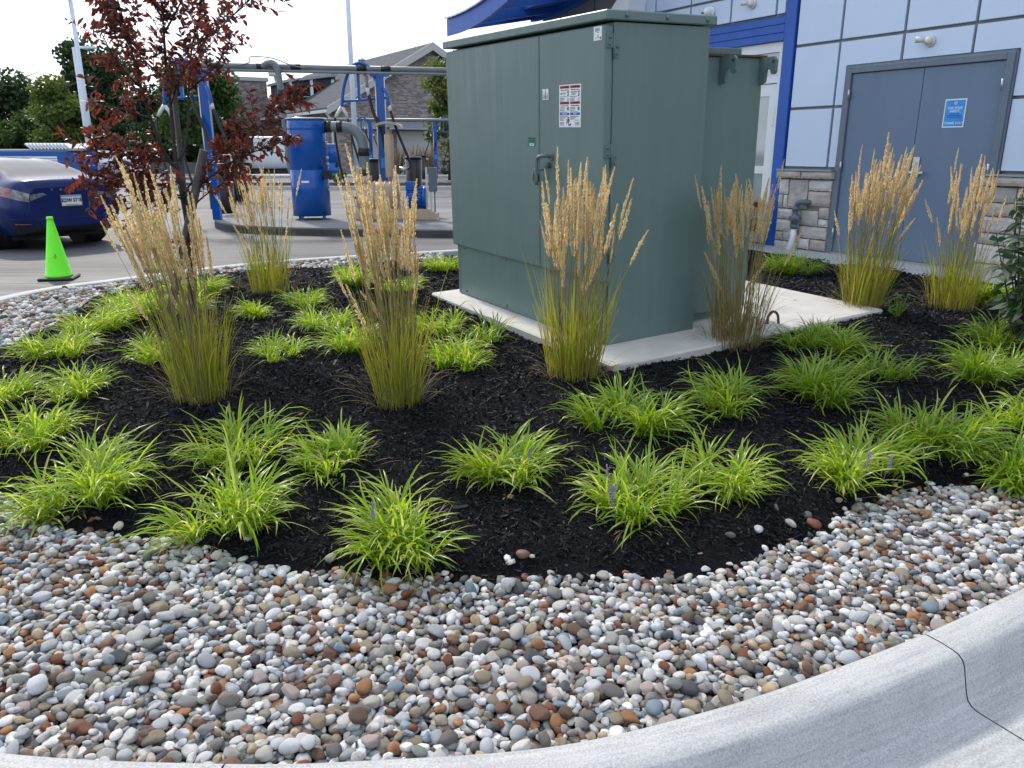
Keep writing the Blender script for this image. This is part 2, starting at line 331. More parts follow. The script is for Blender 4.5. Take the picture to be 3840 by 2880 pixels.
def stone_mat():
    """river stones: every stone its own colour, veined and speckled"""
    m = bpy.data.materials.new('river stone'); m.use_nodes = True; t = m.node_tree; b = t.nodes['Principled BSDF']; L = t.links.new
    b.inputs['Roughness'].default_value = .75; b.inputs['Specular IOR Level'].default_value = .3
    gi = t.nodes.new('ShaderNodeNewGeometry'); oi = t.nodes.new('ShaderNodeObjectInfo'); g = t.nodes.new('ShaderNodeTexCoord')
    ad = t.nodes.new('ShaderNodeMath'); ad.operation = 'ADD'; fr = t.nodes.new('ShaderNodeMath'); fr.operation = 'FRACT'
    L(gi.outputs['Random Per Island'], ad.inputs[0]); L(oi.outputs['Random'], ad.inputs[1]); L(ad.outputs[0], fr.inputs[0])
    pal = [(.50, .49, .46), (.40, .37, .32), (.55, .55, .55), (.42, .43, .44), (.19, .17, .14), (.48, .45, .39), (.30, .32, .34), (.17, .065, .035), (.56, .55, .53), (.24, .20, .145), (.36, .28, .185), (.20, .25, .29), (.46, .44, .39),
           (.12, .075, .055), (.33, .33, .31), (.56, .57, .58), (.30, .15, .07), (.24, .23, .22), (.40, .33, .30), (.62, .62, .62), (.085, .088, .092), (.42, .43, .44), (.28, .235, .17), (.22, .235, .21), (.52, .51, .48), (.18, .10, .07), (.36, .37, .39), (.48, .50, .52), (.21, .19, .16), (.60, .59, .56), (.15, .14, .13)]
    r_ = t.nodes.new('ShaderNodeValToRGB'); r_.color_ramp.interpolation = 'CONSTANT'; el = r_.color_ramp.elements
    while len(el) < len(pal): el.new(.5)
    for i, c in enumerate(pal): el[i].position = i / len(pal); el[i].color = (*c, 1)
    L(fr.outputs[0], r_.inputs[0])
    n1 = t.nodes.new('ShaderNodeTexNoise'); n1.noise_dimensions = '4D'; n1.inputs['Scale'].default_value = 45; n1.inputs['Detail'].default_value = 6
    L(g.outputs['Object'], n1.inputs['Vector']); mu = t.nodes.new('ShaderNodeMath'); mu.operation = 'MULTIPLY'; mu.inputs[1].default_value = 77; L(fr.outputs[0], mu.inputs[0]); L(mu.outputs[0], n1.inputs['W'])
    n2 = t.nodes.new('ShaderNodeTexNoise'); n2.inputs['Scale'].default_value = 420; n2.inputs['Detail'].default_value = 3; L(g.outputs['Object'], n2.inputs['Vector'])
    mr = t.nodes.new('ShaderNodeMapRange'); mr.inputs[1].default_value = .3; mr.inputs[2].default_value = .7; mr.inputs[3].default_value = .60; mr.inputs[4].default_value = 1.34; L(n1.outputs[0], mr.inputs[0])
    mr2 = t.nodes.new('ShaderNodeMapRange'); mr2.inputs[1].default_value = .3; mr2.inputs[2].default_value = .7; mr2.inputs[3].default_value = .85; mr2.inputs[4].default_value = 1.15; L(n2.outputs[0], mr2.inputs[0])
    mm = t.nodes.new('ShaderNodeMath'); mm.operation = 'MULTIPLY'; L(mr.outputs[0], mm.inputs[0]); L(mr2.outputs[0], mm.inputs[1])
    hv = t.nodes.new('ShaderNodeHueSaturation'); hv.inputs['Saturation'].default_value = 1.0; L(r_.outputs[0], hv.inputs['Color']); L(mm.outputs[0], hv.inputs['Value'])
    L(hv.outputs[0], b.inputs['Base Color'])
    bn = t.nodes.new('ShaderNodeBump'); bn.inputs['Strength'].default_value = .55; bn.inputs['Distance'].default_value = .005; L(n1.outputs[0], bn.inputs['Height']); L(bn.outputs[0], b.inputs['Normal'])
    return m
M['stone'] = stone_mat()

# ================================================================== the setting
g_ = MB().box(-400, 400, -200, 600, -1.0, -.212)
tag(g_.build('ground', mat('asphalt and verge far off', (.16, .16, .15), .85, var=.2, vscale=.2)), kind='structure')
tag(MB().box(-60, 60, -12, 75, -.5, -.2).build('road', M['road']), kind='structure')

def crom2(pts, n=16): return [(p.x, p.y) for p in bez([(x, y, 0) for x, y in pts], n)]

FRONT = [(-4.35, 4.2), (-3.9, 3.0), (-3.2, 2.30), (-2.4, 1.84), (-1.75, 1.60), (-1.17, 1.48), (-.64, 1.446), (-.31, 1.457), (.1, 1.500), (.47, 1.615), (.76, 1.738), (1.16, 1.934), (1.60, 2.18), (2.5, 2.70), (4.0, 3.58), (6.6, 5.1)]
BACK = [(-4.35, 4.2), (-4.6, 5.6), (-4.64, 7.0), (-4.48, 7.68), (-4.13, 8.17), (-3.5, 8.98), (-2.66, 9.73), (-.86, 10.63), (1.2, 11.6)]
fr_c = crom2(FRONT); bk_c = crom2(BACK)
BED = fr_c + [(6.35, 6.13), (3.12, 11.8), (1.2, 11.6)] + bk_c[::-1][1:-1]
MULCH = [(-2.6, 3.3), (-2.09, 2.965), (-1.754, 2.768), (-1.507, 2.629), (-1.288, 2.555), (-.943, 2.418), (-.709, 2.37), (-.394, 2.338), (-.086, 2.323), (.221, 2.338), (.519, 2.37), (.796, 2.468), (1.089, 2.61), (1.341, 2.81), (1.596, 2.965), (1.906, 3.013),
         (2.136, 3.037), (3.0, 3.45), (4.5, 4.3), (6.5, 5.5), (6.3, 6.1), (3.1, 11.7), (1.0, 10.9), (-.6, 10.0), (-1.5, 9.5), (-2.6, 8.9), (-3.24, 8.6), (-3.7, 8.0), (-3.87, 7.19), (-3.72, 6.5), (-3.6, 6.0), (-3.51, 5.24), (-3.45, 4.6), (-3.1, 3.9)]

def sdist(px, py, poly):
    """signed distance, positive inside"""
    px = np.asarray(px, float); py = np.asarray(py, float); best = np.full(px.shape, 1e9); ins = np.zeros(px.shape, bool)
    n = len(poly)
    for i in range(n):
        ax, ay = poly[i]; bx, by = poly[(i + 1) % n]; dx, dy = bx - ax, by - ay; l2 = dx * dx + dy * dy + 1e-12
        t = np.clip(((px - ax) * dx + (py - ay) * dy) / l2, 0, 1)
        best = np.minimum(best, (px - ax - t * dx) ** 2 + (py - ay - t * dy) ** 2)
        c = ((ay > py) != (by > py)) & (px < (bx - ax) * (py - ay) / (by - ay + 1e-12) + ax); ins ^= c
    return np.where(ins, 1, -1) * np.sqrt(best)
ss = lambda a, b, x: (lambda t: t * t * (3 - 2 * t))(np.clip((x - a) / (b - a), 0, 1))

# transformer frame (the pad has settled and leans slightly towards the road)
TC = np.array([.580, 4.866, .05]); _dd = np.array([-.513, .858, math.tan(R(1.27))]); _rr = np.array([.858, .513, math.tan(R(1.87))])
TX = -_dd / np.linalg.norm(_dd); TY = _rr - TX * (TX @ _rr); TY /= np.linalg.norm(TY); TZ = np.cross(TX, TY)
TM = Matrix(((TX[0], TY[0], TZ[0], TC[0]), (TX[1], TY[1], TZ[1], TC[1]), (TX[2], TY[2], TZ[2], TC[2]), (0, 0, 0, 1)))
NW = np.array([.858, .513]); EW = np.array([.513, -.858])     # wall normal (into the wall) and wall direction
_wob = rng.uniform(0, 6.28, 12)
def zb(x, y):
    x = np.asarray(x, float); y = np.asarray(y, float)
    ds = sdist(x, y, MULCH)
    wob = .03 * np.sin(2.1 * x + 1.3 * y + _wob[0]) + .02 * np.sin(5.3 * x - 3.1 * y + _wob[1]) + .012 * np.sin(9 * x + 7 * y + _wob[2]) + .008 * np.sin(17 * x - 13 * y + _wob[3])
    z = -.115 + .075 * ss(-.12, .12, ds + wob) + .04 * ss(.1, 1.0, ds) + .010 * np.sin(4.1 * x + _wob[4]) * np.sin(3.7 * y + _wob[5]) * ss(0, .4, ds) + .006 * np.sin(11 * x + 5 * y + _wob[6]) * np.sin(9.7 * y - 6 * x + _wob[7]) * ss(0, .2, ds)
    # rise to meet the back of the pad
    lx = -((x - TC[0]) * -.513 + (y - TC[1]) * .858); ly = (x - TC[0]) * .858 + (y - TC[1]) * .513
    pad = TC[2] - lx * math.tan(R(1.27)) + ly * math.tan(R(1.87))
    dx = np.maximum(np.maximum(-2.13 - lx, lx - .37), 0); dy = np.maximum(np.maximum(-.2 - ly, ly - 2.31), 0); dp = np.hypot(dx, dy)
    back = np.maximum(ss(.2, 1.2, ly), ss(.6, 1.8, -lx))
    k = back * (1 - ss(.05, .8, dp))
    z = z * (1 - k) + (pad - .03) * k
    return z

xs = np.arange(-5.0, 7.0, .04); ys = np.arange(1.3, 12.1, .04); GX, GY = np.meshgrid(xs, ys)
bedd = sdist(GX, GY, BED); GZ = zb(GX, GY); nx, ny = len(xs), len(ys)
idx = np.arange(nx * ny).reshape(ny, nx)
Q = np.stack([idx[:-1, :-1], idx[:-1, 1:], idx[1:, 1:], idx[1:, :-1]], -1).reshape(-1, 4)
inb = (bedd > -.06).ravel()
Q = Q[inb[Q].all(1)]
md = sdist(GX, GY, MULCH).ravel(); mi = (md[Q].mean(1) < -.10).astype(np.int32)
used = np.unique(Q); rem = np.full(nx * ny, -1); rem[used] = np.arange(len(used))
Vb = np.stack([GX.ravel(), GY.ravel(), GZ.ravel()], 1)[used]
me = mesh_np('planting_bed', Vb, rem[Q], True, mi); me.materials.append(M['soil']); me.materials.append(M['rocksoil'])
bed = obj('planting_bed_ground', me); tag(bed, kind='structure')

# --- kerb in sections with open joints
def sweep_sections(name, path, prof, parent, seclen, mat_, first=0.0, gap=.0045, side=1):
    P = np.array(path); seg = np.hypot(*np.diff(P, axis=0).T); s = np.concatenate([[0], np.cumsum(seg)]); T = s[-1]
    cuts = [0.0]; a = first if first > 0 else seclen
    while a < T - .2: cuts.append(a); a += seclen
    cuts.append(T)
    pr = np.array(prof); pl = np.concatenate([[0], np.cumsum(np.hypot(*np.diff(pr, axis=0).T))])
    for a, b in zip(cuts[:-1], cuts[1:]):
        u = np.arange(a + gap / 2, b - gap / 2, .05); u = np.append(u, b - gap / 2)
        x = np.interp(u, s, P[:, 0]); y = np.interp(u, s, P[:, 1]); x2 = np.interp(u + .02, s, P[:, 0]); y2 = np.interp(u + .02, s, P[:, 1]); x1 = np.interp(u - .02, s, P[:, 0]); y1 = np.interp(u - .02, s, P[:, 1])
        tx, ty = x2 - x1, y2 - y1; l = np.hypot(tx, ty); nxv, nyv = ty / l * side, -tx / l * side
        V = np.stack([x[:, None] + nxv[:, None] * pr[None, :, 0], y[:, None] + nyv[:, None] * pr[None, :, 0], np.broadcast_to(pr[None, :, 1], (len(u), len(pr)))], -1).reshape(-1, 3)
        m_, k = len(u), len(pr); I = np.arange(m_ * k).reshape(m_, k)
        F = np.stack([I[:-1, :-1], I[1:, :-1], I[1:, 1:], I[:-1, 1:]], -1).reshape(-1, 4)
        me = mesh_np(name, V, F, True)
        uvl = me.uv_layers.new(name='UVMap'); li = np.empty(len(me.loops), dtype=np.int32); me.loops.foreach_get('vertex_index', li)
        uv = np.stack([np.repeat(u, k), np.tile(pl, m_)], 1)[li]; uvl.data.foreach_set('uv', uv.astype(np.float32).ravel())
        o = obj(name, me, mat_, parent)
KP = [(0, -.30), (0, -.075), (.004, -.066), (.014, -.060), (.06, -.058), (.095, -.060), (.112, -.064), (.124, -.073), (.132, -.088), (.140, -.12), (.150, -.160), (.158, -.180), (.172, -.191), (.19, -.194), (.40, -.192), (.62, -.190), (.64, -.2), (.64, -.3)]
kerb = empty('kerb', kind='structure')
P_ = np.array(fr_c); s_ = np.concatenate([[0], np.cumsum(np.hypot(*np.diff(P_, axis=0).T))])
def arc_at(x): i = np.argmin(abs(P_[:, 0] - x)); return s_[i]
j1, j2 = arc_at(-.64), arc_at(1.158); sl = j2 - j1
sweep_sections('kerb_section', fr_c, KP, kerb, sl, M['kerb'], first=j1 - sl * int(j1 // sl), side=1)
KPB = [(0, -.30), (0, -.075), (.004, -.066), (.014, -.060), (.06, -.058), (.13, -.060), (.142, -.066), (.15, -.08), (.16, -.16), (.17, -.194), (.45, -.194), (.46, -.3)]
sweep_sections('kerb_section', bk_c, KPB, kerb, 2.4, M['kerb'], side=-1)

# --- mulch chips
def inview(x, y, z=0, mrg=.06):
    p = R(16.61); zz = z - 1.25; fw = y * math.cos(p) - zz * math.sin(p); up = y * math.sin(p) + zz * math.cos(p)
    return (fw > .1) & (np.abs(x / fw) < .651 + mrg) & (np.abs(up / fw) < .488 + mrg)
NCH = 90000
cx = rng.uniform(-3.9, 4.6, NCH * 12); cy = rng.uniform(2.25, 9.5, NCH * 12)
keep = inview(cx, cy) & (rng.random(len(cx)) < np.minimum(1, (2.6 / np.hypot(cx, cy)) ** 1.7))
cx, cy = cx[keep], cy[keep]; ds = sdist(cx, cy, MULCH) + .03 * np.sin(9 * cx + 7 * cy)
keep = ds > rng.normal(-.01, .025, len(cx)); cx, cy = cx[keep][:NCH], cy[keep][:NCH]; n = len(cx)
cz = zb(cx, cy) + rng.uniform(.0, .012, n)
dist = np.hypot(cx, cy); far = 1 + .25 * np.clip(dist - 3, 0, 4)
Lh = rng.lognormal(math.log(.0068), .42, n) * far; Wh = Lh * rng.uniform(.16, .42, n); Th = rng.uniform(.001, .003, n) * far
az = rng.uniform(0, 6.283, n); tl = rng.normal(0, .35, n); rl = rng.normal(0, .45, n)
ux = np.stack([np.cos(az) * np.cos(tl), np.sin(az) * np.cos(tl), np.sin(tl)], 1)
up0 = np.stack([np.zeros(n), np.zeros(n), np.ones(n)], 1); vy = np.cross(up0, ux); vy /= np.linalg.norm(vy, axis=1)[:, None]; vz = np.cross(ux, vy)
vy, vz = vy * np.cos(rl)[:, None] + vz * np.sin(rl)[:, None], vz * np.cos(rl)[:, None] - vy * np.sin(rl)[:, None]
c0 = np.stack([cx, cy, cz], 1); ux *= Lh[:, None]; vy *= Wh[:, None]; vz *= Th[:, None]
vv = np.stack([c0 - ux - vy - vz, c0 + ux * .9 - vy * .7 - vz, c0 + ux + vz, c0 - ux * .9 + vz * 1.2, c0 + ux * .8 + vy * .8 - vz, c0 - ux + vy - vz], 1).reshape(-1, 3)
b0 = (np.arange(n) * 6)[:, None]
F = np.concatenate([b0 + np.array([[0, 1, 2, 3]]), b0 + np.array([[3, 2, 4, 5]])], 0)
M['chip'] = leaf_mat('black shredded bark', [(.003, .0032, .0045), (.006, .0066, .009), (.009, .010, .014), (.0045, .005, .0075), (.015, .016, .021)], trans=0, rough=.65, spec=.25)
mmi = (rng.random(n) < .004).astype(np.int32); mme = mesh_np('mulch', vv, F, False, np.concatenate([mmi, mmi])); mme.materials.append(M['chip']); mme.materials.append(mat('pale wood splinter', (.20, .16, .12), .8, var=.4, vscale=40))
tag(obj('mulch', mme), 'black shredded bark mulch covering the planting bed', 'mulch', kind='stuff')

# --- river stones
import bmesh
def ico(sub):
    bm = bmesh.new(); bmesh.ops.create_icosphere(bm, subdivisions=sub, radius=1); bm.verts.ensure_lookup_table()
    V = np.array([v.co[:] for v in bm.verts]); F = np.array([[v.index for v in f.verts] for f in bm.faces]); bm.free(); return V, F
ICO2, ICO3 = ico(2), ico(3)
srng = np.random.default_rng(21)
PROTO = []
for k in range(28):
    ang = srng.random() < .65
    cut = [(lambda d: d / np.linalg.norm(d))(srng.normal(size=3)) for _ in range(srng.integers(5, 10) if ang else srng.integers(1, 4))]
    cd = [srng.uniform(.55, .85) if ang else srng.uniform(.72, .95) for _ in cut]
    ph = srng.uniform(0, 6.28, 6); fq = srng.uniform(.8, 2.2, (6, 3)) * srng.choice([-1, 1], (6, 3))
    def shape(V, cut=cut, cd=cd, ph=ph, fq=fq, ang=ang):
        P = V.copy()
        rad = 1 + (.05 if not ang else .08) * sum(np.sin(P @ fq[i] * 1.6 + ph[i]) for i in range(6)) / 2
        P = P * rad[:, None]
        for d, c in zip(cut, cd):
            h = P @ d; over = np.clip(h - c, 0, None); P = P - d[None] * (over * (.92 if ang else .7))[:, None]
        m_ = np.abs(P).max(0); return P / m_[None]
    PROTO.append((shape(ICO2[0]), shape(ICO3[0])))

def deposit(name, x0, x1, y0, y1, inside, N, amean, res=.006, seed=3):
    r = np.random.default_rng(seed); nxg, nyg = int((x1 - x0) / res), int((y1 - y0) / res)
    gx = x0 + (np.arange(nxg) + .5) * res; gy = y0 + (np.arange(nyg) + .5) * res; A, B = np.meshgrid(gx, gy)
    Hh = zb(A, B); ok = inside(A, B); cand = np.argwhere(ok); out = []
    for i in range(N):
        a = float(np.clip(r.lognormal(math.log(amean), .28), amean * .5, amean * 1.9)); bq = a * r.uniform(.62, .92); c = a * r.uniform(.36, .62)
        cs = cand[r.integers(0, len(cand), 7)]; hh = Hh[cs[:, 0], cs[:, 1]]; iy, ix = cs[np.argmin(hh - zb0[i % 64] * 0)]
        th = r.uniform(0, math.pi); k = int(a / res) + 1
        ya, yb_, xa, xb = max(0, iy - k), min(nyg, iy + k + 1), max(0, ix - k), min(nxg, ix + k + 1)
        sub = Hh[ya:yb_, xa:xb]; DX = (np.arange(xa, xb) - ix)[None, :] * res; DY = (np.arange(ya, yb_) - iy)[:, None] * res
        U = DX * math.cos(th) + DY * math.sin(th); W_ = -DX * math.sin(th) + DY * math.cos(th); q = (U / a) ** 2 + (W_ / bq) ** 2; mk = q < 1
        if mk.sum() < 3: continue
        hs = sub[mk]; base = np.percentile(hs, 55); X_, Y_ = np.broadcast_to(DX, sub.shape)[mk], np.broadcast_to(DY, sub.shape)[mk]
        gxs = np.clip((X_ * (hs - hs.mean())).mean() / ((X_ ** 2).mean() + 1e-9), -.7, .7); gys = np.clip((Y_ * (hs - hs.mean())).mean() / ((Y_ ** 2).mean() + 1e-9), -.7, .7)
        zc = base + c * .72
        cap = zc + c * np.sqrt(np.clip(1 - q, 0, 1)) + gxs * .7 * DX + gys * .7 * DY
        HF[name] = (Hh, x0, y0, res); Hh[ya:yb_, xa:xb] = np.where(mk, np.maximum(sub, cap), sub)
        nrm = Vector((-gxs * .75 + r.normal(0, .16), -gys * .75 + r.normal(0, .16), 1)).normalized()
        out.append((gx[ix], gy[iy], zc, a, bq, c, th, nrm, int(r.integers(0, len(PROTO)))))
    return out
zb0 = np.zeros(64); HF = {}
def rock_in(A, B, jit=.0):
    m_ = sdist(A, B, MULCH) + .03 * np.sin(2.1 * A + 1.3 * B + _wob[0]) + .02 * np.sin(9 * A + 7 * B)
    return (m_ < .055) & (sdist(A, B, BED) > .015)
front_st = deposit('front', -2.75, 2.9, 1.40, 3.5, lambda A, B: rock_in(A, B) & inview(A, B, -.05, .10), 10500, .0160, seed=5)
back_st = deposit('back', -4.75, -.9, 4.0, 10.7, lambda A, B: rock_in(A, B) & inview(A, B, -.05, .10), 6500, .0235, res=.008, seed=6)
# a few stones strayed onto the mulch edge
def stray(n, seed):
    r = np.random.default_rng(seed); o = []
    while len(o) < n:
        x, y = r.uniform(-2, 2.2), r.uniform(2.3, 3.3); d = float(sdist(np.array([x]), np.array([y]), MULCH)[0])
        if 0 < d < .10 and inview(np.array([x]), np.array([y]))[0] and r.random() < (1 - d / .1):
            a = r.uniform(.010, .028); c = a * .55
            o.append((x, y, float(zb(np.array([x]), np.array([y]))[0]) + c * .5, a, a * .75, c, r.uniform(0, 3.1), Vector((r.normal(0, .2), r.normal(0, .2), 1)).normalized(), int(r.integers(0, 28))))
    return o
allst = front_st + stray(26, 9) + back_st
def st_matrix(s):
    x, y, z, a, b, c, th, nrm, k = s
    zq = nrm; xq = Vector((math.cos(th), math.sin(th), 0)); xq = (xq - zq * xq.dot(zq)).normalized(); yq = zq.cross(xq)
    return Matrix(((xq.x * a, yq.x * b, zq.x * c, x), (xq.y * a, yq.y * b, zq.y * c, y), (xq.z * a, yq.z * b, zq.z * c, z), (0, 0, 0, 1)))
rock_bed = empty('river_stone_bed', kind='structure')
# which show largest: late arrivals lie on top
score = []
nf = len(front_st)
for i, s in enumerate(front_st):
    if inview(np.array([s[0]]), np.array([s[1]]), s[2], -.01)[0] and i > nf * .45: score.append((s[3] * s[4] / (s[0] ** 2 + s[1] ** 2 + 1.6), i))
hero = set(i for _, i in sorted(score, reverse=True)[:300])
PM = []
for k, (lo, hi) in enumerate(PROTO):
    m_ = mesh_np('stone', hi, ICO3[1], True); m_.materials.append(M['stone']); PM.append(m_)
Vs, Fs, off = [], [], 0
for i, s in enumerate(allst):
    Mx = st_matrix(s)
    if i in hero:
        o = bpy.data.objects.new('stone', PM[s[8]]); C.objects.link(o); o.parent = rock_bed; o.matrix_local = Mx
        continue
    near = i < nf and (s[0] ** 2 + s[1] ** 2) < 3.6
    V0, F0 = (PROTO[s[8]][1], ICO3[1]) if near else (PROTO[s[8]][0], ICO2[1])
    A = np.array(Mx); Vs.append(V0 @ A[:3, :3].T + A[:3, 3]); Fs.append(F0 + off); off += len(V0)
def top_z(x, y):
    Hh, x0, y0, res = HF['front']; ix = int((x - x0) / res); iy = int((y - y0) / res)
    return float(Hh[min(max(iy, 0), Hh.shape[0] - 1), min(max(ix, 0), Hh.shape[1] - 1)])
o = obj('smaller_stones', mesh_np('smaller_stones', np.concatenate(Vs), np.concatenate(Fs), True), M['stone'], rock_bed); tag(o, kind='stuff')
# bark chips and twigs strewn over the stones beside the mulch
tr2 = np.random.default_rng(17); ch = MB(); nn = 0
while nn < 420:
    x, y = tr2.uniform(-2.3, 2.6), tr2.uniform(1.5, 3.4); d = -float(sdist(np.array([x]), np.array([y]), MULCH)[0])
    if not (-.02 < d and tr2.random() < math.exp(-d / .07) + .012) or sdist(np.array([x]), np.array([y]), BED)[0] < .02: continue
    a = tr2.uniform(0, 6.28); l = tr2.uniform(.006, .02); z = top_z(x, y) + .002; dx, dy = l * math.cos(a), l * math.sin(a); dz = tr2.normal(0, .004); w_ = tr2.uniform(.0015, .004)
    ch.add([(x - dx + dy / l * w_, y - dy - dx / l * w_, z - dz), (x + dx + dy / l * w_, y + dy - dx / l * w_, z + dz), (x + dx - dy / l * w_, y + dy + dx / l * w_, z + dz + .002), (x - dx - dy / l * w_, y - dy + dx / l * w_, z - dz + .002)], [(0, 1, 2, 3)]); nn += 1
tag(ch.build('bark_litter', M['chip'], rock_bed), kind='stuff')
# ================================================================== car wash building (local x along the wall, y into the wall)
BL = Vector((NW[0] * 8.651, NW[1] * 8.651, 0)); BRZ = math.atan2(EW[1], EW[0])
bld = empty('car_wash_building', BL, BRZ, 'pale blue panelled commercial building with royal blue trim, grey doors and stone base', 'building')
core = MB()
core.box(-13.36, -7.62, .30, 5, 2.88, 7.5); core.box(-13.36, -10.4, .35, 5, -.3, 2.88); core.box(-7.44, -6.58, .03, 5, -.3, 7.5); core.box(-4.68, 3, .03, 5, -.3, 7.5); core.box(-6.58, -4.68, .03, 5, 2.2, 7.5); core.box(-7.62, -7.44, .05, 5, -.3, 7.5)
core.box(-13.36, -7.62, .03, .30, 2.90, 7.5)
core.box(-6.58, -4.68, 4.5, 5, -.3, 2.2); core.box(-10.4, -7.62, 4.5, 5, -.3, 2.9)
core.build('wall', M['joint'], bld)
def panel(x0, x1, z0, z1, y=-.012, mt='panel', name='cladding_panel'):
    MB().box(x0, x1, y, .029, z0, z1, bev=.004).build(name, M[mt], bld)
gp = .034
ZR = [1.02, 1.75, 2.5, 3.24, 4.0, 4.9, 5.9]
XR = [-7.425, -6.755, -5.922, -5.12, -4.32, -3.5, -2.7, -1.9]
for i in range(len(XR) - 1):
    for j in range(len(ZR) - 1):
        x0, x1, z0, z1 = XR[i] + gp / 2, XR[i + 1] - gp / 2, ZR[j] + gp / 2, ZR[j + 1] - gp / 2
        if x1 > -6.60 and x0 < -4.65:
            if z1 < 2.2: 
                if x0 < -6.62: panel(x0, -6.625, z0, z1)
                if x1 > -4.62: panel(-4.63, x1, z0, z1)
                continue
            if z0 < 2.2:
                if x0 < -6.7:
                    MB().prism([(x0, z0), (-6.625, z0), (-6.625, 2.215), (x1, 2.215), (x1, z1), (x0, z1)], 'y', -.012, .029).build('cladding_panel', M['panel'], bld); continue
                if x1 > -4.62:
                    MB().prism([(x0, 2.215), (-4.63, 2.215), (-4.63, z0), (x1, z0), (x1, z1), (x0, z1)], 'y', -.012, .029).build('cladding_panel', M['panel'], bld); continue
                z0 = 2.215
        panel(x0, x1, z0, z1)
XL = [-13.35, -12.55, -11.75, -10.97, -10.17, -9.39, -8.59, -7.79, -7.625]
ZL = [2.905, 3.24, 4.0, 4.9, 5.9]
for i in range(len(XL) - 1):
    for j in range(len(ZL) - 1):
        panel(XL[i] + gp / 2, XL[i + 1] - gp / 2, ZL[j] + gp / 2, ZL[j + 1] - gp / 2, mt='panel' if XL[i] > -10.98 else 'darkpanel')
for i in range(0): panel(XL[i] + .01, XL[i + 1] - .01, -.05, 2.885, y=.33, mt='panel') if False else None
MB().box(-7.612, -7.44, -.035, .05, -.1, 7.0, bev=.006).build('corner_post', M['bluepanel'], bld)
hb = MB(); hb.box(-10.4, -7.614, -.03, .3, 2.595, 2.69, bev=.004); hb.box(-10.4, -7.614, -.03, .3, 2.694, 2.79, bev=.004); hb.box(-10.4, -7.614, -.03, .3, 2.794, 2.885, bev=.004)
hb.build('header_band', M['bluepanel'], bld)
# entrance: white frame, transom and glazed door
wf = MB(); wf.box(-10.3, -7.616, .02, .10, 2.47, 2.59); wf.box(-7.70, -7.616, .02, .10, -.02, 2.47); wf.box(-10.3, -7.70, .02, .10, 2.09, 2.17)
wf.box(-8.95, -8.86, .02, .1, -.02, 2.09); wf.box(-10.3, -10.2, .02, .1, -.02, 2.09); wf.box(-10.2, -8.95, .02, .1, .0, .12)
wf.build('entrance_frame', M['white'], bld)
dl = MB(); dl.box(-8.86, -8.74, .035, .085, 0, 2.08); dl.box(-7.82, -7.702, .035, .085, 0, 2.08); dl.box(-8.74, -7.82, .035, .085, 1.93, 2.08); dl.box(-8.74, -7.82, .035, .085, 0, .25); dl.box(-8.74, -7.82, .035, .085, .93, 1.03)
gd = dl.build('glazed_door', M['white'], bld)
MB().box(-8.74, -7.82, .055, .065, 1.03, 1.93).build('pane', M['glass'], gd); MB().box(-8.74, -7.82, .055, .065, .25, .93).build('pane', M['glass'], gd)
MB().box(-7.735, -7.705, .02, .035, 1.55, 1.78, bev=.004).build('hinge', M['steel'], gd)
MB().box(-10.2, -7.70, .055, .065, 2.17, 2.47).build('transom_pane', M['glass'], bld); MB().box(-10.2, -8.95, .055, .065, .12, 2.09).build('side_pane', M['glass'], bld)
# service doors
fr = MB(); fr.box(-6.602, -6.525, -.05, .05, -.02, 2.185, bev=.004); fr.box(-4.735, -4.655, -.05, .05, -.02, 2.185, bev=.004); fr.box(-6.525, -4.735, -.05, .05, 2.115, 2.185, bev=.004)
fr.box(-6.62, -6.602, -.03, .03, 1.0, 2.205); fr.box(-4.655, -4.635, -.03, .03, 1.0, 2.205); fr.box(-6.62, -4.635, -.03, .03, 2.187, 2.207)
fr.build('door_frame', M['framegrey'], bld)
def leaf(x0, x1, nm):
    o = MB().box(x0, x1, -.022, .025, .012, 2.110, bev=.003).build('door', M['doorgrey'], bld); o['label'] = nm; return o
dL = leaf(-6.520, -5.617, 'left slate grey door leaf'); dR = leaf(-5.611, -4.740, 'slate grey door leaf with blue poster')
for z in (.25, 1.05, 1.88):
    for x, d_ in ((-6.524, dL), (-4.735, dR)):
        h = MB(); h.tube([(x, -.058, z - .055), (x, -.058, z + .055)], .009, 8); h.box(x - .012, x + .012, -.055, -.045, z - .055, z + .055); h.build('hinge', M['steel'], d_)
lk = MB(); lk.box(-5.595, -5.515, -.040, -.022, .95, 1.165, bev=.004); lk.tube([(-5.555, -.035, 1.10), (-5.555, -.056, 1.10)], .022, 14)
lk.tube([(-5.555, -.03, 1.0), (-5.555, -.075, 1.0)], .013, 10); lk.box(-5.60, -5.43, -.088, -.070, .985, 1.012, bev=.004)
lk.build('lever_lock', M['steel'], dR)
MB().box(-6.52, -4.74, -.07, .03, -.03, .010).build('threshold', M['alum'], bld)
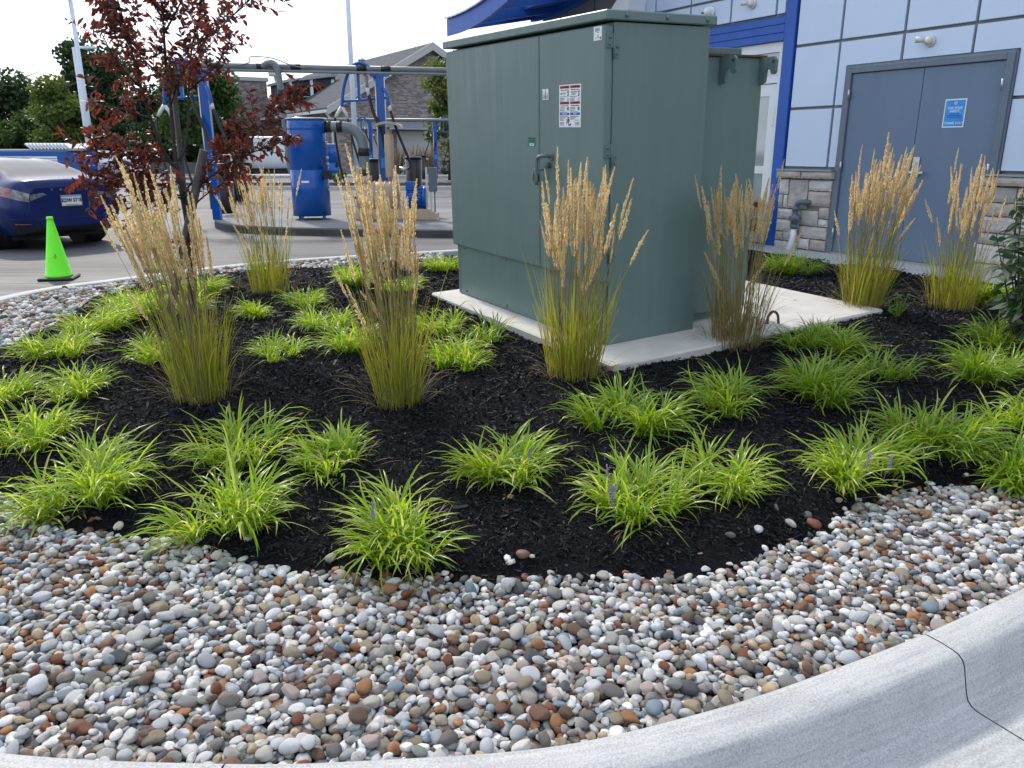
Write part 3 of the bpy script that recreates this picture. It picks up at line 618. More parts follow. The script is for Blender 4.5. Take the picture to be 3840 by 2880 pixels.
# blue poster on the right door leaf
def wallM(x, y, z): return Matrix.Translation((x, y, z)) @ Matrix.Rotation(R(90), 4, 'X')
ps = MB().box(-5.320, -5.085, -.0262, -.0225, 1.475, 1.765).build('poster', M['paper'], dR)
MB().box(-5.309, -5.096, -.0272, -.0263, 1.487, 1.753).build('print', M['signblue'], ps)
M['letterwhite'] = mat('white print', (.85, .9, .95), .5, var=.02)
text('lettering', 'FOR YOUR', .036, M['letterwhite'], ps, wallM(-5.2, -.0274, 1.672), sx=.92); text('lettering', 'SAFETY,', .036, M['letterwhite'], ps, wallM(-5.2, -.0274, 1.640), sx=.92)
text('lettering', 'THANK YOU!', .036, M['letterwhite'], ps, wallM(-5.2, -.0274, 1.518), sx=.92)
M['darkprint'] = mat('navy print', (.01, .07, .33), .5, var=.1)
for k, wd in enumerate((.15, .16, .11)): MB().box(-5.2 - wd / 2, -5.2 + wd / 2, -.0277, -.0273, 1.575 + k * .017, 1.584 + k * .017).build('print', M['darkprint'], ps)
em = MB(); em.tube([(-5.2 + .016 * math.cos(a), -.0276, 1.722 + .016 * math.sin(a)) for a in np.linspace(0, 6.283, 25)], .0018, 5); em.tube([(-5.208, -.0276, 1.728), (-5.2, -.0276, 1.715), (-5.192, -.0276, 1.728)], .002, 5); em.build('emblem', M['letterwhite'], ps)

# stone plinths
prs = np.random.default_rng(4)
M['ashlar'] = []
for k, c in enumerate([(.46, .43, .40), (.52, .49, .45), (.40, .38, .36), (.56, .54, .52), (.43, .38, .34)]): M['ashlar'].append(mat('split stone', c, .9, var=.16, vscale=9, bump=.7, bscale=28))
def ashlar(x0, x1, z0, z1, parent, name='stone_block', yfront=-.075, mt=None):
    g = .008; x0 += g; x1 -= g; z0 += g; z1 -= g; nu, nv = max(3, int((x1 - x0) / .03)), max(3, int((z1 - z0) / .03)); V = []; ox = prs.uniform(0, 50)
    for j in range(nv + 1):
        for i in range(nu + 1):
            x = x0 + (x1 - x0) * i / nu; z = z0 + (z1 - z0) * j / nv
            e_ = i in (0, nu) or j in (0, nv)
            dpt = mnoise.noise(Vector((x * 9 + ox, z * 9, 3))) * .011 + mnoise.noise(Vector((x * 25 + ox, z * 25, 9))) * .005
            V.append((x + (0 if not e_ else prs.normal(0, .002)), yfront + dpt + (.014 if e_ else 0), z + (0 if not e_ else prs.normal(0, .002))))
    I = lambda i, j: j * (nu + 1) + i
    F = [[I(i, j), I(i + 1, j), I(i + 1, j + 1), I(i, j + 1)] for j in range(nv) for i in range(nu)]
    b_ = MB(); b_.add(V, F, False); ring = [I(i, 0) for i in range(nu + 1)] + [I(nu, j) for j in range(1, nv + 1)] + [I(i, nv) for i in range(nu - 1, -1, -1)] + [I(0, j) for j in range(nv - 1, 0, -1)]
    base = len(b_.v); 
    for r_ in ring: p = b_.v[r_]; b_.v.append(Vector((p.x, -.02, p.z)))
    for k in range(len(ring)):
        k2 = (k + 1) % len(ring); b_.f.append([ring[k2], ring[k], base + k, base + k2]); b_.sm.append(False)
    return b_.build(name, mt or M['ashlar'][int(prs.integers(0, 5))], parent)
def plinth(x0, x1, layout, capsplit):
    MB().box(x0 + .004, x1 - .004, -.045, .029, -.3, .885).build('mortar_bed', M['mortar'], bld)
    for (a, b, c, d) in layout: ashlar(a, b, c, d, bld)
    ed = [x0 - .02] + capsplit + [x1 + .012]
    for a, b in zip(ed[:-1], ed[1:]): ashlar(a, b, .885, .985, bld, 'stone_cap', yfront=-.125, mt=M['stonecap'])
    MB().box(x0 - .01, x1, -.13, -.013, .986, 1.004).build('cap_flashing', M['alum'], bld)
plinth(-7.44, -6.60, [(-7.43, -7.27, .68, .88), (-7.27, -6.96, .50, .88), (-6.96, -6.61, .74, .88), (-6.96, -6.61, .55, .74), (-7.43, -7.345, .50, .68), (-7.345, -7.27, .50, .68),
    (-7.43, -7.17, .36, .50), (-7.17, -7.05, .36, .50), (-7.05, -6.76, .30, .55 - .05), (-6.76, -6.61, .40, .55), (-6.76, -6.61, .30, .40), (-7.43, -7.18, .20, .36), (-7.18, -7.05, .22, .36), (-7.05, -6.61, .14, .30), (-7.43, -7.30, .08, .20), (-7.30, -7.05, .08, .21), (-7.05, -6.86, 0, .14), (-6.86, -6.61, 0, .14), (-7.43, -7.05, -.06, .08)], [-7.06])
lay = []
z = -.06
for hgt in (.15, .20, .12, .17, .14, .16):
    x = -4.72
    while x < -2.4:
        wd = prs.uniform(.18, .42); lay.append((x, min(x + wd, -2.3), z, min(z + hgt, .88))); x += wd
    z += hgt
plinth(-4.73, -2.3, lay, [-4.1, -3.4, -2.9])
# wall lights and camera
def eyelid(x, z):
    o = MB(); o.tube([(x, -.013, z), (x, -.04, z)], [.062, .058], 20); o.sphere((x, -.055, z), .042); r_ = o.build('wall_light', M['offwhite'], bld)
    a = MB(); a.tube([(x - .03, -.075, z + .01), (x - .105, -.12, z + .018)], [.024, .034], 12); a.build('lamp_head', M['offwhite'], r_); return r_
eyelid(-5.60, 2.375); eyelid(-8.20, 3.10)
cm = MB(); cm.tube([(-8.965, -.013, 3.10), (-8.965, -.05, 3.10)], [.075, .07], 22); cm.sphere((-8.975, -.085, 3.10), .062); cmo = cm.build('dome_camera', M['white'], bld)
for dx in (-.02, .012): MB().sphere((-9.0 + dx, -.138, 3.088), .013).build('lens', M['blackplastic'], cmo)
# curved blue canopy with skylights over the far entrance
cs = [(-13.46, 3.156), (-13.1, 3.158), (-12.7, 3.18), (-12.3, 3.225), (-11.9, 3.295), (-11.4, 3.42), (-10.9, 3.60), (-10.4, 3.85), (-9.9, 4.18), (-9.4, 4.6)]
prof = [(x, z) for x, z in cs] + [(x, z + .28) for x, z in cs[::-1]]
cpo = empty('canopy'); cpo.parent = bld
SHR = Matrix(((1, 0, 0, 0), (0, 1, 0, 0), (0, .19, 1, .19 * 1.92), (0, 0, 0, 1)))
MB().prism(prof, 'y', -1.93, -1.88, SHR).build('fascia', M['bluepanel'], cpo)
bm_ = MB()
for y0, y1 in ((-1.88, -1.80), (-.2, -.02)): bm_.prism([(x, z + .02) for x, z in cs] + [(x, z + .26) for x, z in cs[::-1]], 'y', y0, y1, SHR)
for i in (0, 2, 4, 6, 8):
    x, z = cs[i]; bm_.box(x - .05 + .06 * (i == 0), x + .05 + .06 * (i == 0), -1.80, -.2, z + .06, z + .25, SHR)
bm_.build('frame_beam', M['bluepanel'], cpo)
M['skylight'] = mat('milky skylight sheet', (.75, .76, .74), .4, var=.05); 
_sk = M['skylight'].node_tree; _tr = _sk.nodes.new('ShaderNodeBsdfTranslucent'); _tr.inputs[0].default_value = (.85, .87, .88, 1); _mx = _sk.nodes.new('ShaderNodeMixShader'); _mx.inputs[0].default_value = .8
_sk.links.new(_sk.nodes['Principled BSDF'].outputs[0], _mx.inputs[1]); _sk.links.new(_tr.outputs[0], _mx.inputs[2]); _sk.links.new(_mx.outputs[0], _sk.nodes['Material Output'].inputs[0])
for i in range(len(cs) - 1):
    (xa, za), (xb, zz) = cs[i], cs[i + 1]
    MB().prism([(xa, za + .27), (xb, zz + .27), (xb, zz + .285), (xa, za + .285)], 'y', -1.87, -.85, SHR).build('skylight', M['skylight'], cpo)
    MB().prism([(xa, za + .16), (xb, zz + .16), (xb, zz + .285), (xa, za + .285)], 'y', -.845, -.02, SHR).build('soffit_panel', M['bluepanel'], cpo)
MB().prism([(x, z + .285) for x, z in cs] + [(x, z + .31) for x, z in cs[::-1]], 'y', -1.98, -1.88, SHR).build('gutter', M['white'], cpo)
# white bracket and small arched awning just above the cabinet lid
MB().prism([(-10.85, 3.36), (-10.40, 3.30), (-10.40, 3.62), (-10.52, 3.62)], 'y', -.35, -.02).build('bracket', M['white'], bld)
aw = MB(); ap = [(-10.35 + .62 * t, 3.165 + .075 * math.sin(math.pi * t)) for t in np.linspace(0, 1, 14)]
aw.prism(ap + [(x, z - .06) for x, z in ap[::-1]], 'y', -.16, -.02); aw.build('arched_awning', M['bluepanel'], bld)
# gas riser on the plinth
gp_ = MB(); gp_.tube(bez([(-6.90, -.06, .60), (-6.96, -.13, .60), (-7.02, -.15, .585), (-7.045, -.15, .52), (-7.05, -.15, .25)], 6), .034, 14)
gp_.tube([(-7.045, -.15, .535), (-7.045, -.15, .49)], .043, 14); gp_.tube([(-7.048, -.15, .44), (-7.048, -.15, .33)], .046, 14); gp_.tube([(-7.048, -.15, .31), (-7.048, -.15, .26)], .042, 14); gp_.tube([(-7.13, -.15, .385), (-6.97, -.15, .385)], [.032, .036], 12); gp_.tube([(-7.048, -.15, .385), (-7.048, -.225, .385)], [.03, .028], 12)
gr = empty('gas_riser', BL, BRZ, 'blue grey gas pipe with valve coming out of the stone plinth', 'pipe')
gp_.build('pipe', M['gaspipe'], gr); MB().tube([(-7.05, -.15, .255), (-7.055, -.15, .14), (-7.08, -.19, -.06)], [.037, .037, .04], 12).build('white_sleeve', M['white'], gr)
# stoop
st = MB(); st.prism([(-8.6, -.005), (-8.6, -.55), (-6.9, -.62), (-6.3, -1.42), (-3.5, -1.45), (-1.0, -1.45), (-1.0, -.005)], 'z', -.3, -.012)
stp = st.build('stoop', M['stoop'], None, BL, (0, 0, BRZ)); tag(stp, kind='structure')

# ================================================================== pad and transformer (frame TM)
pad = MB().box(-2.13, .37, -.20, 2.31, -.22, 0, bev=.012).build('concrete_pad', M['slab']); pad.matrix_world = TM
tag(pad, 'pale concrete pad under the green transformer cabinet', 'concrete pad')
tf = empty('transformer_cabinet', label='large green steel pad-mounted transformer cabinet with padlocked doors', cat='transformer'); tf.matrix_world = TM
b = MB(); b.box(-1.985, -.02, .012, .76, .0, .43, bev=.004); b.box(-1.985, -.012, .03, .765, .40, 1.885); b.build('cabinet_shell', M['green'], tf)
MB().box(-.0125, 0, .033, .765, .0, 1.888, bev=.003).build('side_panel', M['green'], tf)
MB().box(-2.02, -2.008, .033, .765, .41, 1.888, bev=.003).build('side_panel', M['green'], tf)
kp = MB(); kp.box(-1.945, -.03, .0, .012, .006, .425); kp.build('sill_panel', M['green'], tf)
fl = MB(); fl.box(-1.99, -1.945, -.002, .03, .004, .425, bev=.002)
for z in (.03, .20, .405): fl.sphere((-1.967, -.003, z), .009)
fl.build('corner_flange', M['greendark'], tf)
bo = MB()
for x in (-1.86, -1.2, -.6): bo.sphere((x, -.004, .035), .010); bo.sphere((x, -.004, .385), .006)
bo.build('bolts', M['greendark'], tf)
d1 = MB().box(-2.02, -.697, -.028, .03, .408, 1.872, bev=.006).build('door', M['green'], tf); d1['label'] = 'wide left cabinet door'
d2 = MB().box(-.690, -.006, -.028, .03, .408, 1.872, bev=.006).build('door', M['green'], tf); d2['label'] = 'narrow cabinet door with warning label and handle'
MB().box(-.70, -.688, -.012, .03, .41, 1.87).build('door_gap', M['ink'], tf)
lid = MB(); lid.box(-2.045, .022, -.040, .80, 1.895, 1.948, bev=.006); lo_ = lid.build('lid', M['green'], tf)
lb = MB()
for y in (.10, .40, .715): lb.sphere((.024, y, 1.921), .013)
lb.build('bolt_heads', M['greendark'], lo_)
def hinge(z):
    h = MB(); h.box(-.006, .003, -.020, .026, z - .038, z + .038, bev=.001); h.tube([(.004, .030, z + .045), (.004, .030, z - .095)], .0065, 8)
    h.box(0, .004, .034, .070, z - .092, z - .012, bev=.001)
    for dz in (-.018, .018): h.sphere((.004, .0, z + dz), .0085)
    for dz in (-.070, -.032): h.sphere((.005, .054, z + dz), .0085)
    h.build('hinge', M['greendark'], tf)
for z in (1.79, 1.19, .62): hinge(z)
# handle and padlock
hd = MB(); hd.tube(bez([(-.552, -.028, 1.145), (-.552, -.075, 1.150), (-.575, -.105, 1.145), (-.60, -.11, 1.115), (-.605, -.11, .97)], 7), .0125, 10); hd.tube([(-.552, -.026, 1.145), (-.552, -.036, 1.145)], .028, 14)
hd.box(-.64, -.575, -.10, -.07, 1.058, 1.070); hd.tube([(-.575, -.028, 1.09), (-.575, -.07, 1.09)], .02, 10)
hd.build('handle', M['greendark'], d2)
pl = MB(); pl.box(-.665, -.620, -.098, -.075, .985, 1.035, bev=.004); plo = pl.build('padlock', M['blackplastic'], tf)
MB().tube([(-.656, -.086, 1.03), (-.656, -.086, 1.065), (-.643, -.086, 1.08), (-.63, -.086, 1.065), (-.63, -.086, 1.03)], .004, 8).build('shackle', M['steel'], plo)
sl_ = MB(); sl_.tube(bez([(-.648, -.088, 1.075), (-.665, -.095, 1.05), (-.674, -.09, 1.0), (-.678, -.06, .96)], 5), .003, 6); sl_.build('security_wire', M['steel'], plo)
# tank behind
tk = MB(); tk.box(-1.9, -.12, .765, 1.375, .06, 1.735, bev=.006); tk.box(-1.85, -.17, .8, 1.34, .0, .06); tko = tk.build('tank', M['green'], tf)
MB().box(-1.92, -.10, .79, 1.385, 1.736, 1.748).build('tank_cover', M['rust'], tko)
MB().box(-1.5, -.14, .80, 1.19, 1.749, 1.79, bev=.004).build('tank_hatch', M['greendark'], tko)
for y in (.985, 1.345):
    MB().prism([(-.125, 1.735), (.0, 1.735), (.02, 1.715), (.02, 1.645), (.008, 1.628), (-.014, 1.628), (-.022, 1.652), (-.045, 1.668), (-.06, 1.655), (-.066, 1.58), (-.11, 1.565), (-.125, 1.565)], 'y', y - .011, y + .011).build('lifting_lug', M['greendark'], tko)
    MB().tube([(.0, y - .0125, 1.705), (.0, y + .0125, 1.705)], .009, 10).build('lug_hole', M['ink'], tko)
MB().tube([(-.13, .83, .10), (-.07, .83, .10)], .018, 10).build('drain_valve', M['greendark'], tko)
# stickers
def doorM(x, z, y=-.0290): return Matrix.Translation((x, y, z)) @ Matrix.Rotation(R(90), 4, 'X')
def patch(name, x0, x1, z0, z1, mt, parent, lay=0): return MB().box(x0, x1, -.0292 - .0004 * lay, -.0281, z0, z1).build(name, M[mt], parent)
wl = patch('warning_label', -.462, -.230, 1.325, 1.572, 'paper', tf); wl['label'] = 'white bilingual warning sticker with red and blue headings'
cxs = (-.402, -.290)
for i, cx_ in enumerate(cxs):
    a0, a1 = cx_ - .051, cx_ + .051
    patch('heading', a0, a1, 1.550, 1.566, 'red', wl, 1); patch('heading', a0, a1, 1.459, 1.474, 'red', wl, 1); patch('heading', a0, a1, 1.395, 1.410, 'inkblue', wl, 1)
    for z in (1.558, 1.4665): text('lettering', ('\u25B2WARNING', '\u25B2ADVERTENCIA')[i][1:], .0125, M['ink'], wl, doorM(cx_ + .006, z, -.0300), sx=(1.0, .78)[i]); MB().prism([(a0 + .003, z - .005), (a0 + .015, z - .005), (a0 + .009, z + .006)], 'y', -.0302, -.0297).build('symbol', M['ink'], wl)
    text('lettering', ('NOTICE', 'AVISO')[i], .0145, M['letterwhite'], wl, doorM(cx_, 1.4025, -.0300))
    text('lettering', ('Hazardous voltage inside.', 'Voltaje peligroso adentro.')[i], .0085, M['ink'], wl, doorM(cx_, 1.5415, -.0297), sx=.95)
    if i == 0: text('lettering', 'KEEP OUT!', .012, M['ink'], wl, doorM(cx_ - .018, 1.521, -.0297))
    else: text('lettering', 'MANT\u00c9NGASE', .0095, M['ink'], wl, doorM(cx_ - .012, 1.527, -.0297)); text('lettering', 'ALEJADO!', .0095, M['ink'], wl, doorM(cx_ - .018, 1.516, -.0297))
    text('lettering', ('Underground power cables.', 'Cables el\u00e9ctricos subterr\u00e1neos.')[i], .0085, M['ink'], wl, doorM(cx_, 1.451, -.0297), sx=(.92, .78)[i])
    tl_ = MB()
    for z, a, b_ in ((1.503, 0, .07), (1.494, 0, .05), (1.486, 0, .045), (1.479, 0, .04), (1.440, 0, .05), (1.432, 0, .055), (1.424, 0, .05), (1.414, 0, .08), (1.387, 0, .085), (1.380, 0, .06), (1.373, 0, .045), (1.366, 0, .045), (1.352, 0, .05), (1.345, 0, .045), (1.338, 0, .05)):
        off_ = .05 if (i == 1 and z < 1.37) else 0
        tl_.box(a0 + a + off_, min(a1, a0 + b_ + off_), -.0296, -.0293, z - .0016, z + .0016)
    tl_.build('small_print', M['ink'], wl)
    sy = MB(); sx_ = a1 - .014
    sy.tube([(sx_ - .008, -.0296, 1.533), (sx_, -.0296, 1.524), (sx_ + .004, -.0296, 1.515), (sx_ - .006, -.0296, 1.506)], .0026, 5); sy.tube([(sx_ + .009, -.0296, 1.536), (sx_, -.0296, 1.524)], .002, 5); sy.tube([(sx_ + .003, -.0296, 1.516), (sx_ + .002, -.0296, 1.502)], .002, 5)
    sy.tube([(sx_ + .009 * math.cos(t), -.0296, 1.433 + .009 * math.sin(t)) for t in np.linspace(0, 6.283, 17)], .0014, 5); sy.tube([(sx_ + .003, -.0296, 1.44), (sx_ - .002, -.0296, 1.433), (sx_ + .003, -.0296, 1.426)], .0022, 5)
    sy.tube([(sx_ + .007 * math.cos(t), -.0296, 1.485 + .009 * math.sin(t)) for t in np.linspace(0, 6.283, 13)], .0009, 5)
    sy.build('pictogram', M['ink'], wl)
pg = MB()
for pts in ([(-.375, 1.375), (-.372, 1.358), (-.376, 1.345)], [(-.366, 1.38), (-.358, 1.384), (-.352, 1.372), (-.35, 1.36)], [(-.362, 1.372), (-.36, 1.355), (-.352, 1.342), (-.356, 1.333)], [(-.345, 1.335), (-.335, 1.345), (-.33, 1.337)]): pg.tube([(x, -.0297, z) for x, z in pts], .0032, 5)
pg.build('pictogram', M['ink'], wl)
s1 = patch('barcode_label', -.655, -.578, 1.487, 1.560, 'ink', tf); patch('print', -.652, -.619, 1.490, 1.557, 'paper', s1, 1); patch('print', -.614, -.581, 1.490, 1.557, 'paper', s1, 1)
tk_ = MB()
for k in range(14): tk_.box(-.65 + (k % 7) * .0045 + .0355 * (k // 7), -.648 + (k % 7) * .0045 + .0355 * (k // 7), -.0301, -.0297, 1.497, 1.497 + .01 + .04 * ((k * 37) % 10) / 10)
tk_.build('small_print', M['gaspipe'], s1)
s2 = patch('green_sticker', -.838, -.733, 1.205, 1.262, 'stickgreen', tf)
M['darkgreenprint'] = mat('dark green print', (.004, .06, .045), .5, var=.05)
text('lettering', 'NO PCBs', .016, M['darkgreenprint'], s2, doorM(-.786, 1.252, -.0297)); patch('print', -.812, -.758, 1.208, 1.222, 'paper', s2, 1)
tt = MB()
for k, wd in enumerate((.076, .08, .07)): tt.box(-.786 - wd / 2, -.786 + wd / 2, -.0296, -.0293, 1.228 + k * .006, 1.2312 + k * .006)
tt.box(-.80, -.77, -.03, -.0297, 1.213, 1.217); tt.build('small_print', M['darkgreenprint'], s2)
s3 = patch('data_sticker', -.112, -.036, 1.795, 1.868, 'paper', tf)
tt = MB()
for k in range(9): tt.box(-.099 + k * .005, -.0965 + k * .005, -.0296, -.0293, 1.842, 1.860)
for k, (a, b_) in enumerate(((-.085, -.063), (-.107, -.098), (-.084, -.06), (-.08, -.062), (-.10, -.05))): tt.box(a, b_, -.0296, -.0293, 1.835 - k * .007, 1.8375 - k * .007)
tt.box(-.052, -.04, -.0296, -.0293, 1.800, 1.812); tt.build('small_print', M['gaspipe'], s3)

# rusty lifting loop cast into the pad
lp = MB().tube(bez([(.19, 1.28, -.03), (.19, 1.28, .05), (.20, 1.31, .085), (.215, 1.345, .06), (.22, 1.36, -.03)], 6), .009, 8).build('lifting_loop', M['rust']); lp.matrix_world = TM
tag(lp, 'rusty rebar loop sticking out of the concrete pad', 'metal loop')

# pallets piled behind the tank
for k in range(4):
    p = empty('pallet', BL, BRZ + R(3 * (-1) ** k), ['bottom wooden pallet in the pile behind the transformer', 'second wooden pallet up in the pile behind the transformer', 'third wooden pallet up in the pile behind the transformer', 'topmost wooden pallet in the pile behind the transformer'][k], 'pallet', 'pallets piled behind the transformer')
    z = .02 + k * .145
    for i in range(5): MB().box(-8.55 + i * .21, -8.40 + i * .21, -1.35, -.55, z + .112, z + .130).build('deck_board', M['rawwood'], p)
    for j, y in enumerate((-1.34, -.98, -.60)): MB().box(-8.56, -7.55, y, y + .045, z + .02, z + .111).build('stringer', M['bluepanel'] if (k + j) % 3 == 1 else M['rawwood'], p)
    for i in range(3): MB().box(-8.55 + i * .42, -8.42 + i * .42, -1.35, -.55, z, z + .019).build('bottom_board', M['rawwood'], p)

# ================================================================== traffic cones
def cone(x, y, rz, label):
    c = empty('traffic_cone', (x, y, -.2 + .004), rz, label, 'traffic cone', 'lime traffic cones')
    MB().box(-.185, .185, -.185, .185, 0, .030, bev=.01).build('base', M['blackplastic'], c)
    MB().lathe([(.148, .030), (.146, .05), (.138, .055), (.034, .665), (.030, .672), (.036, .676), (.036, .695), (.030, .71), (.024, .71), (.020, .66)], 28).build('cone_body', M['lime'], c)
    sc = MB(); sc.tube([(.02, -.105, .24), (.03, -.099, .27), (.015, -.095, .30)], .0025, 4); sc.tube([(.0, -.105, .26), (.022, -.1, .275)], .002, 4); sc.build('scuff', M['ink'], c)
cone(-5.28, 9.15, R(14), 'lime green traffic cone on the kerb gutter beside the blue car')
cone(-4.32, 9.80, R(-8), 'lime green traffic cone half hidden behind the tree stake')

# ================================================================== plants
def ribbons(base, azi, th0, th1, L, W, nseg=6, crease=.25, pw=1.4, taper=.55, twist=None, sway=None):
    """arching leaf blades: arrays of equal length; returns V, F (quads)"""
    n = len(azi); t = np.linspace(0, 1, nseg + 1)
    th = th0[:, None] + (th1 - th0)[:, None] * t[None] ** pw
    tm = (th[:, 1:] + th[:, :-1]) / 2; dl = L[:, None] / nseg
    rr_ = np.concatenate([np.zeros((n, 1)), np.cumsum(np.sin(tm) * dl, 1)], 1); zz = np.concatenate([np.zeros((n, 1)), np.cumsum(np.cos(tm) * dl, 1)], 1)
    az_ = azi[:, None] + (sway[:, None] * t[None] if sway is not None else 0)
    ca, sa = np.cos(az_), np.sin(az_)
    cpt = np.stack([base[:, 0:1] + rr_ * ca, base[:, 1:2] + rr_ * sa, base[:, 2:3] + zz], -1)
    wv = W[:, None] * np.clip(np.minimum(1, .45 + 2.2 * t)[None] * (1 - np.clip((t - taper) / (1 - taper), 0, 1) ** 1.6)[None], .06, 1) / 2
    side = np.stack([-sa, ca, np.zeros_like(sa)], -1); nrm = np.stack([-np.cos(th) * ca, -np.cos(th) * sa, np.sin(th)], -1)
    if twist is not None:
        tw = twist[:, None] * t[None]; side, nrm = side * np.cos(tw)[..., None] + nrm * np.sin(tw)[..., None], nrm * np.cos(tw)[..., None] - side * np.sin(tw)[..., None]
    l = cpt + side * wv[..., None] + nrm * (wv * crease)[..., None]; r = cpt - side * wv[..., None] + nrm * (wv * crease)[..., None]
    V = np.stack([l, cpt, r], 2).reshape(n, -1, 3); per = (nseg + 1) * 3
    f = []
    for k in range(nseg):
        a = k * 3; f += [[a, a + 1, a + 4, a + 3], [a + 1, a + 2, a + 5, a + 4]]
    F = (np.arange(n) * per)[:, None, None] + np.array(f)[None]
    return V.reshape(-1, 3), F.reshape(-1, 4)

LIME = leaf_mat('lime lilyturf leaf', [(.21, .36, .025), (.29, .45, .035), (.37, .52, .045), (.17, .32, .022), (.45, .56, .07), (.26, .41, .03), (.56, .59, .20), (.33, .48, .035)], trans=.56, rough=.30, tcol=(1.35, 1.3, .7), spec=.6)
SHADED = leaf_mat('shaded lilyturf leaf', [(.13, .26, .018), (.19, .32, .024), (.27, .40, .03), (.11, .23, .018), (.34, .45, .045), (.22, .35, .026), (.44, .50, .11)], trans=.48, rough=.30, tcol=(1.35, 1.35, .7), spec=.6)  # leaf green darkened to carry the cabinet's shadow on the right hand clumps
DRY = leaf_mat('dry straw leaf', [(.20, .15, .08), (.28, .21, .12), (.14, .10, .06), (.33, .27, .17)], trans=.25, rough=.7, tcol=(1.2, 1.1, .9))
def z_at(x, y): return float(zb(np.array([x]), np.array([y]))[0])

def lilyturf(x, y, wd, label, mt=LIME, dens=1.0, hk=1.0, spike=0):
    r = rng; n = int((410 if mt is SHADED else 345) * dens * (wd / .5) ** 1.4); rb = wd * .24
    # several crowns in a clump
    nc = max(3, int(7 * (wd / .5))); ca, cr = r.uniform(0, 6.283, nc), rb * np.sqrt(r.random(nc)) * 1.25
    ci = r.integers(0, nc, n); bx = cr[ci] * np.cos(ca[ci]) + r.normal(0, .018, n); by = cr[ci] * np.sin(ca[ci]) + r.normal(0, .018, n)
    azi = r.uniform(0, 6.283, n); out = np.arctan2(by, bx); azi = np.where(r.random(n) < .55, out + r.normal(0, .7, n), azi)
    L = np.clip(r.normal(.205, .05, n), .08, .33) * (.72 + .5 * wd) * hk * r.choice([.92, 1.0, 1.08])
    th0 = np.abs(r.normal(.30, .28, n)); th1 = np.clip(r.normal(1.85, .45, n), .4, 2.7)
    up = r.random(n) < .05; th1[up] = r.uniform(.4, 1.0, up.sum())
    z0 = z_at(x, y); gz = zb(x + bx, y + by) - z0
    base = np.stack([bx, by, gz - .012], 1); W = r.uniform(.0058, .0098, n)
    V, F = ribbons(base, azi, th0, th1, L, W, 6, crease=.35, pw=1.25, taper=.72, twist=r.normal(0, .5, n), sway=r.normal(0, .3, n))
    # keep blades above the soil
    gg = zb(x + V[:, 0], y + V[:, 1]) - z0; V[:, 2] = np.maximum(V[:, 2], gg + .004)
    o = empty('lilyturf', (x, y, z0), 0, label, 'plant', 'lilyturf clumps in the mulch')
    obj('leaves', mesh_np('leaves', V, F, True), mt, o)
    nd = int(n * .10); azd = r.uniform(0, 6.283, nd); bd = np.stack([rb * 1.1 * np.cos(azd), rb * 1.1 * np.sin(azd), np.zeros(nd)], 1); bd[:, 2] = zb(x + bd[:, 0], y + bd[:, 1]) - z0
    V, F = ribbons(bd, azd + r.normal(0, .6, nd), r.uniform(.9, 1.3, nd), r.uniform(1.5, 2.0, nd), r.uniform(.05, .14, nd), r.uniform(.003, .006, nd), 4)
    gg = zb(x + V[:, 0], y + V[:, 1]) - z0; V[:, 2] = np.maximum(V[:, 2], gg + .005)
    obj('dead_leaves', mesh_np('dead_leaves', V, F, True), DRY, o)
    for k in range(spike):
        a = r.uniform(0, 6.283); hx, hy = rb * .9 * math.cos(a), rb * .9 * math.sin(a); sp = MB(); h = r.uniform(.13, .19)
        sp.tube([(hx, hy, 0), (hx * 1.2, hy * 1.2, h)], .0016, 5)
        for q in range(22): sp.sphere((hx * 1.2 + r.normal(0, .004), hy * 1.2 + r.normal(0, .004), h * (.55 + .45 * q / 22)), .0032, n=4)
        sp.build('flower_spike', M['lilac'], o)
    return o
M['lilac'] = mat('lilac florets', (.24, .18, .34), .6, var=.2, vscale=50)
